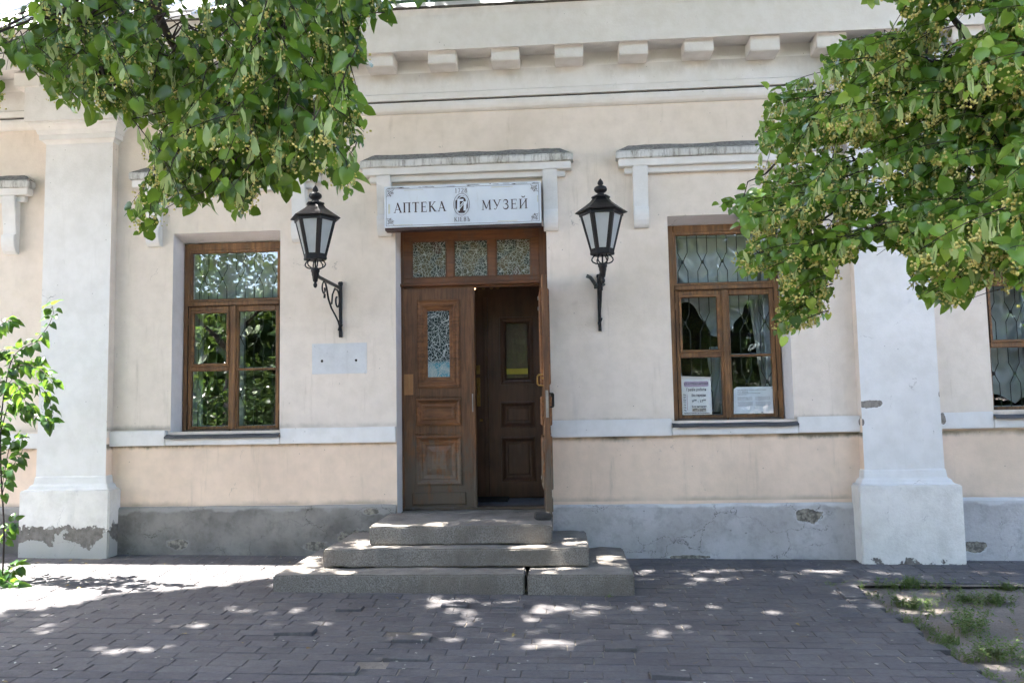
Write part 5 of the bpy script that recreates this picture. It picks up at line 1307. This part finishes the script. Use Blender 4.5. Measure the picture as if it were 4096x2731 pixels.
# lindens across the yard, seen in the window panes
def yard_tree(pos, cr, ncl, seed, label):
    root, _ = tree('linden_tree', (*pos, gz(*pos)-.05), label, GT, .22, 6, [([(pos[0], pos[1], 3.2), (pos[0]-1.5, pos[1]+.5, 5), (pos[0]-2.2, pos[1]+.8, 6.5)], .09, .02), ([(pos[0], pos[1], 3.4), (pos[0]+1.5, pos[1]-.5, 5.2), (pos[0]+2.0, pos[1]+.5, 6.7)], .09, .02)], seed)
    return crown(root, cr, ncl, 60, .15, seed+40, mat=M['yardleaf'])
yard_tree((-10.5, -15.5), [((-10.5, -15.3, 7.0), (3.6, 2.8, 3.0), 1)], 150, 5, 'linden across the yard, mirrored in the panes of the window left of the door')
yard_tree((.5, -15.0), [((.5, -14.5, 6.2), (5.0, 3.2, 4.2), 1)], 230, 6, 'linden behind the viewer, mirrored darkly in the panes around the notices')
yard_tree((7.5, -14.0), [((7.5, -13.5, 6.0), (4.0, 3, 4), 1)], 170, 7, 'linden behind the viewer, mirrored in the window at the right edge')
for i, (x, y) in enumerate([(-19, -20), (14.5, -17), (-14, -20.5), (-10, -19), (-6.5, -20), (-1.5, -21), (4.5, -20.5), (11, -20)]):
    root = empty('yard_tree', (x, y, -.2), label='dense dark tree far across the yard, only a dim mass in the window reflections', cat='tree', group='far trees across the yard')
    nn = 3800; q = nrm(g_.normal(0, 1, (nn, 3)))*g_.random((nn, 1))**.3; P = q*np.array([3.7, 2, 4.2 if i not in (2, 3) else 3.0])+np.array([x, y, 4.6 if i not in (2, 3) else 2.8]); P = P[P[:, 2] > .1]; n = len(P)
    V, F = scatter(P, g_.normal(0, 1, (n, 3)), g_.normal(0, .6, (n, 3))+np.array([0, .3, .8]), .42*g_.uniform(.7, 1.3, n), SIMPLE_V, SIMPLE_F); o = np_mesh('crown', V, F, M['yardleaf'], g_.random(n), 1, root); o['kind'] = 'stuff'
    mb = MB(); mb.tube([(x, y, -.3), (x, y, 2.5), (x+.3, y, 6)], .22, 8, .06); o = mb.build('trunk', M['bark'], root); o.matrix_parent_inverse = Matrix.Translation(-root.location)
# shrubs across the yard
g = np.random.default_rng(77)
for i, (x, y, rx, rz_, nn) in enumerate([(-14.5, -13.5, 2.0, 2.2, 2600), (-11.2, -13.2, 1.9, 1.9, 2600), (-8.3, -13.6, 1.9, 2.4, 2600), (-5.0, -14.0, 1.8, 2.0, 2200), (-1.5, -14.2, 2.2, 2.6, 2600), (3.6, -13.8, 2.4, 2.5, 2600), (8.6, -13.4, 2.4, 2.6, 2400)]):
    root = empty('shrub', (x, y, -.15), label='leafy shrub across the yard, seen only as green reflections in the window panes', cat='shrub', group='shrubs across the yard')
    q = nrm(g.normal(0, 1, (nn, 3)))*g.random((nn, 1))**.3*(1+.25*np.sin(g.random((nn, 1))*20)); P = q*np.array([rx, 1.1, rz_*.6])+np.array([x, y, rz_*.55])
    P = P[P[:, 2] > -.1]; n = len(P)
    V, F = scatter(P, g.normal(0, 1, (n, 3)), g.normal(0, .6, (n, 3))+np.array([0, .3, .8]), .14*g.uniform(.7, 1.3, n), SIMPLE_V, SIMPLE_F); np_mesh('foliage', V, F, M['yardleaf'], g.random(n), 1, root)
    mb = MB()
    for k in range(6): mb.tube([(x+k*.1-.25, y, -.2), (x+(k-2.5)*.35, y, rz_*.6), (x+(k-2.5)*.5, y, rz_)], .025, 5, .008)
    o = mb.build('stem', M['bark'], root); o.matrix_parent_inverse = Matrix.Translation(-root.location)

# young bush at the left edge
s6 = lambda x, y: (x*.8929, 1100+y*.8929)
bx = at(*s6(8, 1370), -1.12); bush = empty('young_lilac_bush', (bx.x, -1.12, gz(bx.x, -1.12)), label='slender young bush with heart-shaped leaves at the left edge, lower leaves in sun', cat='bush')
def bp(x, y, Y=-1.12): return at(*s6(x, y), Y)
shoots = [([bp(8, 1395), bp(18, 1150), bp(5, 900), bp(2, 700), bp(20, 520), bp(50, 390), bp(95, 330), bp(170, 290), bp(235, 190), bp(232, 130)], .009, .002, 17, .0),
          ([bp(5, 700), bp(45, 560, -1.0), bp(120, 490, -.95), bp(200, 520, -.9), bp(240, 620, -.9)], .005, .0015, 11, .3),
          ([bp(40, 430), bp(110, 400, -1.2), bp(190, 430, -1.25), bp(235, 480, -1.3)], .004, .0015, 9, .4),
          ([bp(20, 520), bp(60, 470, -1.3), bp(110, 560, -1.35), bp(150, 600, -1.35)], .004, .0015, 8, .3),
          ([bp(2, 720), bp(-60, 500, -1.2), bp(-90, 330, -1.2), bp(20, 210, -1.2), bp(45, 215, -1.2)], .006, .0015, 12, .0),
          ([bp(-60, 500, -1.2), bp(-20, 360, -1.1), bp(40, 330, -1.1)], .004, .0015, 7, .2),
          ([bp(10, 950), bp(35, 800, -1.05), bp(60, 740, -1.0), bp(110, 730, -1.0)], .004, .0015, 9, -.1),
          ([bp(5, 1000), bp(40, 880, -1.2), bp(75, 830, -1.2), bp(100, 790, -1.2)], .004, .0015, 7, .0),
          ([bp(15, 1200), bp(40, 1130, -1.1), bp(70, 1100, -1.1)], .003, .001, 5, .1),
          ([bp(8, 1390), bp(50, 1320, -1.1), bp(90, 1300, -1.1)], .003, .001, 7, .3),
          ([bp(8, 1395), bp(30, 1370, -1.25), bp(70, 1400, -1.3)], .003, .001, 7, .2),
          ([bp(8, 1395), bp(-20, 1330, -1.25), bp(-60, 1300, -1.3)], .003, .001, 7, .2),
          ([bp(2, 720), bp(-40, 640, -1.0), bp(-100, 560, -.9)], .004, .001, 8, .2), ([bp(2, 900), bp(-30, 860, -1.0), bp(-60, 840, -.9)], .004, .001, 6, .2),
          ([bp(50, 390), bp(130, 385, -1.05), bp(200, 360, -1.0)], .003, .001, 6, .3), ([bp(45, 560, -1.0), bp(100, 610, -1.0), bp(180, 640, -1.0), bp(230, 660, -1.0)], .003, .001, 8, .3)]
mb = MB(); LP, LA, LN, LS = [], [], [], []; r = random.Random(4)
for pts, r0, r1, nl, droop in shoots:
    path = limb_tube(mb, pts, r0, r1, 6, 5)
    for i in range(int(nl*2.8)):
        t = (i+.7)/int(nl*2.8); t = .12+.88*t if len(pts) > 6 else t; j = min(len(path)-2, int(t*(len(path)-1))); p = path[j].lerp(path[j+1], t*(len(path)-1)-j)
        if len(pts) > 6 and p.z < .9 and r.random() < .7: continue
        d = (path[j+1]-path[j]).normalized(); sd = d.cross(Vector((0, -1, .4))).normalized()*(1 if i % 2 else -1)
        ax = (sd*r.uniform(.5, 1)+d*r.uniform(0, .5)+Vector((r.gauss(0, .3), r.gauss(0, .35), -r.uniform(.1, .8)-droop))).normalized()
        LP.append(p+ax*.018); LA.append(ax); LN.append((r.gauss(0, .4), -.5+r.gauss(0, .4), .8)); LS.append(r.uniform(.07, .115))
o = mb.build('stem', M['twig'], bush, smooth=True); o.matrix_parent_inverse = Matrix.Translation(-bush.location)
V, F = scatter(LP, LA, LN, LS, BUSH_V, LEAF_F); np_mesh('foliage', V, F, M['bush'], rng.random(len(LP)), len(LEAF_F), bush, True)

# ------------------------------------------------------------------ WEEDS
def weed_into(mb, tl, x, y, h, n, r, kind=0):
    z = gz(x, y)-.03
    for i in range(n):
        a = r.uniform(0, 2*PI); lean = r.uniform(.1, .75)
        if kind == 1:
            hh = h*r.uniform(.6, 1.2); dx, dy = math.cos(a)*lean*.6, math.sin(a)*lean*.6; w_ = .0022
            x0, y0 = x+r.gauss(0, .02), y+r.gauss(0, .012)
            vs = [(x0-w_, y0, z), (x0+w_, y0, z), (x0+dx*hh*.45+w_, y0+dy*hh*.45, z+hh*.65), (x0+dx*hh*.45-w_, y0+dy*hh*.45, z+hh*.65), (x0+dx*hh, y0+dy*hh, z+hh)]
            mb.add(vs, [(0, 1, 2, 3), (3, 2, 4)]); tl.extend([r.random()]*2); continue
        x0, y0 = x+r.gauss(0, .025), y+r.gauss(0, .02); hh = h*r.uniform(.5, 1.4); ms_ = 7; dx, dy = math.cos(a)*lean, math.sin(a)*lean
        P_ = [Vector((x0+dx*hh*t*t, y0+dy*hh*t*t, z+hh*t*(1-.25*t))) for t in [k/ms_ for k in range(ms_+1)]]
        k0 = len(mb.f); mb.tube(P_, .0012, 3, .0006, caps=False); tl.extend([.9]*(len(mb.f)-k0))
        for k in range(1, ms_+1):
            for s in (1, -1, 0):
                if r.random() < .15: continue
                b_ = r.uniform(0, 2*PI); ax = Vector((math.cos(b_), math.sin(b_), r.uniform(-.1, .6))).normalized(); L = r.uniform(.010, .024)*(h/.12)**.5; sd = ax.cross(Vector((r.gauss(0, .3), r.gauss(0, .3), 1))).normalized()*L*.3
                p = P_[k]; mb.add([p, p+ax*L*.5+sd, p+ax*L, p+ax*L*.5-sd], [(0, 1, 2, 3)]); tl.append(r.random()*.8)
def weed_obj(name, spots, label=None, cat=None, kind=None, seed=1, group=None):
    mb = MB(); tl = []; r = random.Random(seed)
    for s in spots: weed_into(mb, tl, *s[:4], r, s[4] if len(s) > 4 else 0)
    o = mb.build(name, M['weed']); face_attr(o.data, tl); return tag(o, label, cat, group, kind)
r = random.Random(12)
weed_obj('grass_tuft', [(2.93, -.90, .10, 60, 1), (2.99, -.91, .08, 30, 1)], 'bright tuft of grass at the kerb edge in front of the right pilaster', 'grass tuft', seed=2)
weed_obj('weed_plant', [(2.60+.04*i, -1.42-.035*i+.02*(i % 2), .12, 11) for i in range(5)]+[(2.62, -1.45, .06, 14, 1), (2.7, -1.5, .05, 14, 1)], 'pale weed clump catching the sun at the corner of the paving', 'weed', seed=3)
weed_obj('weed_plant', [(2.56, -2.34, .07, 22), (2.60, -2.37, .06, 30, 1)], 'small round green weed tuft against the edge of the paving', 'weed', seed=4)
weed_obj('weed_plant', [(2.82+r.gauss(0, .06), -2.15+r.gauss(0, .10), .19, 7) for i in range(9)], 'tallest bushy weed standing in the bare soil', 'weed', seed=5)
weed_obj('weed_plant', [(2.66+r.gauss(0, .07), -2.72+r.gauss(0, .07), .15, 8) for i in range(8)], 'spreading weed with thin upright stalks near the bottom right corner', 'weed', seed=6)
weed_obj('weed_plant', [(2.70+r.gauss(0, .08), -3.22+r.gauss(0, .08), .15, 9) for i in range(8)], 'leafy weed cut by the bottom right corner of the photo', 'weed', seed=7)
weed_obj('weed_plant', [(3.30+r.gauss(0, .13), -1.36+r.gauss(0, .05), .09, 9) for i in range(14)], 'flat matted weed patch with a yellow leaf in the soil', 'weed', seed=8)
weed_obj('weed_plant', [(.33, -1.36, .05, 9)], 'tiny green weed sprouting under the right block of the lowest step', 'weed', seed=9)
sp = []
for i in range(46): sp.append((2.25+2.9*r.random(), -.945+r.gauss(0, .02), r.uniform(.04, .11), r.randint(3, 7)))
for i in range(190):
    x, y = 2.47+r.random()**1.2*3.0, -1.0-r.random()*3.2
    if wob(x*1.3+y, 1.2, 9)+wob(y*1.5, 1.1, 10) < .02 and r.random() < .72: continue
    sp.append((x, y, r.uniform(.03, .10), r.randint(2, 6)))
for i in range(60): y = -1.1-2.6*r.random(); sp.append((2.47+abs(r.gauss(0, .05)), y, r.uniform(.025, .07), r.randint(2, 6)))
for x, y in ((2.1, -2.2), (1.95, -1.95), (2.25, -3.0), (-.1, -3.35), (-4.9, -1.3), (-4.7, -1.35)): sp.append((x, y, .035, 5))
weed_obj('weeds', sp, kind='stuff', seed=10)
nl_ = 150; P = []; A = []; N = []; S = []
for i in range(nl_):
    x, y = (r.uniform(2.45, 5.0), -.95-2.6*r.random()) if i % 3 else (r.uniform(-5.5, 2.4), -.08-3.6*r.random()**1.6)
    if -2.6 < x < .62 and y > -1.42: continue
    P.append((x, y, gz(x, y)+(.008 if x < 2.4 or y > -.93 else -.014))); a = r.uniform(0, 6.3); A.append((math.cos(a), math.sin(a), .05)); N.append((r.gauss(0, .25), r.gauss(0, .25), 1)); S.append(r.uniform(.012, .038))
V, F = scatter(P, A, N, S, LEAF_V, LEAF_F); M['deadleaf'] = leaf_mat('fallen_leaf', (.16, .10, .04), (.26, .19, .07), (.34, .27, .10), .15, .7, (.2, .14, .05))
o = np_mesh('fallen_leaves', V, F, M['deadleaf'], rng.random(len(P)), len(LEAF_F), None, True); o['kind'] = 'stuff'
# litter: petals, small twigs
mb = MB(); tl = []
for i in range(330):
    x, y = r.uniform(-5.5, 5), -.1-3.9*r.random()**1.0
    if -2.6 < x < .6 and y > -1.4: continue
    z = gz(x, y)+(.003 if x < 2.4 or y > -.93 else -.022); s = r.uniform(.004, .011) if i % 9 else r.uniform(.012, .018); a = r.uniform(0, 6)
    mb.add([(x+math.cos(a+k*PI/3)*s*(1 if k % 3 else 1.5), y+math.sin(a+k*PI/3)*s*.8, z+.002*(k % 2)) for k in range(6)], [(0, 1, 2, 3, 4, 5)])
tag(mb.build('petal_litter', simple('pale_petal', (.52, .50, .44), .8, var=.4, nscale=1)), kind='stuff')
mb = MB()
for i in range(70):
    x, y = (r.uniform(2.5, 4.6), -1-3*r.random()) if i % 2 else (r.uniform(-5, 2.3), -1.5-2.2*r.random()); z = gz(x, y)+(.004 if x < 2.4 else -.02); a = r.uniform(0, PI); L = r.uniform(.02, .10)
    mb.tube([(x, y, z), (x+math.cos(a)*L*.5, y+math.sin(a)*L*.5, z+.004), (x+math.cos(a+.3)*L, y+math.sin(a+.3)*L, z+.001)], .0018, 4, .001)
tag(mb.build('twig_litter', simple('dry_twig', (.2, .15, .1), .9)), kind='stuff')

# ------------------------------------------------------------------ LIGHT
to_sun = Vector((-SHX, -SHY, 1)).normalized(); el = math.asin(to_sun.z)
wld = bpy.data.worlds.new('World'); sc.world = wld; wld.use_nodes = True
wn = wld.node_tree.nodes; bg = wn.get('Background') or wn.new('ShaderNodeBackground')
sky = wn.new('ShaderNodeTexSky'); sky.sky_type = 'NISHITA'; sky.sun_disc = False; sky.sun_elevation = el; sky.sun_rotation = math.atan2(to_sun.x, to_sun.y)
sky.air_density = 1.0; sky.dust_density = 3.0; sky.ozone_density = 1.0
wld.node_tree.links.new(sky.outputs[0], bg.inputs[0]); bg.inputs[1].default_value = .10
sl = bpy.data.lights.new('sun', 'SUN'); sl.energy = 5.0; sl.angle = math.radians(.53); sl.color = (1, .955, .88)
so = bpy.data.objects.new('sun', sl); C.objects.link(so); so.rotation_euler = to_sun.to_track_quat('Z', 'Y').to_euler()
vs = sc.view_settings; vs.view_transform = 'Standard'; vs.look = 'None'; vs.gamma = 1; vs.exposure = 3.46
sc.render.engine = 'CYCLES'; cy = sc.cycles
cy.use_denoising = True
try: cy.denoiser = 'OPENIMAGEDENOISE'
except Exception: pass
cy.max_bounces = 4; cy.diffuse_bounces = 2; cy.glossy_bounces = 2; cy.transmission_bounces = 2; cy.transparent_max_bounces = 8; cy.caustics_reflective = False; cy.caustics_refractive = False
cy.sample_clamp_indirect = 6; cy.use_adaptive_sampling = True; cy.adaptive_threshold = .03; cy.use_light_tree = False
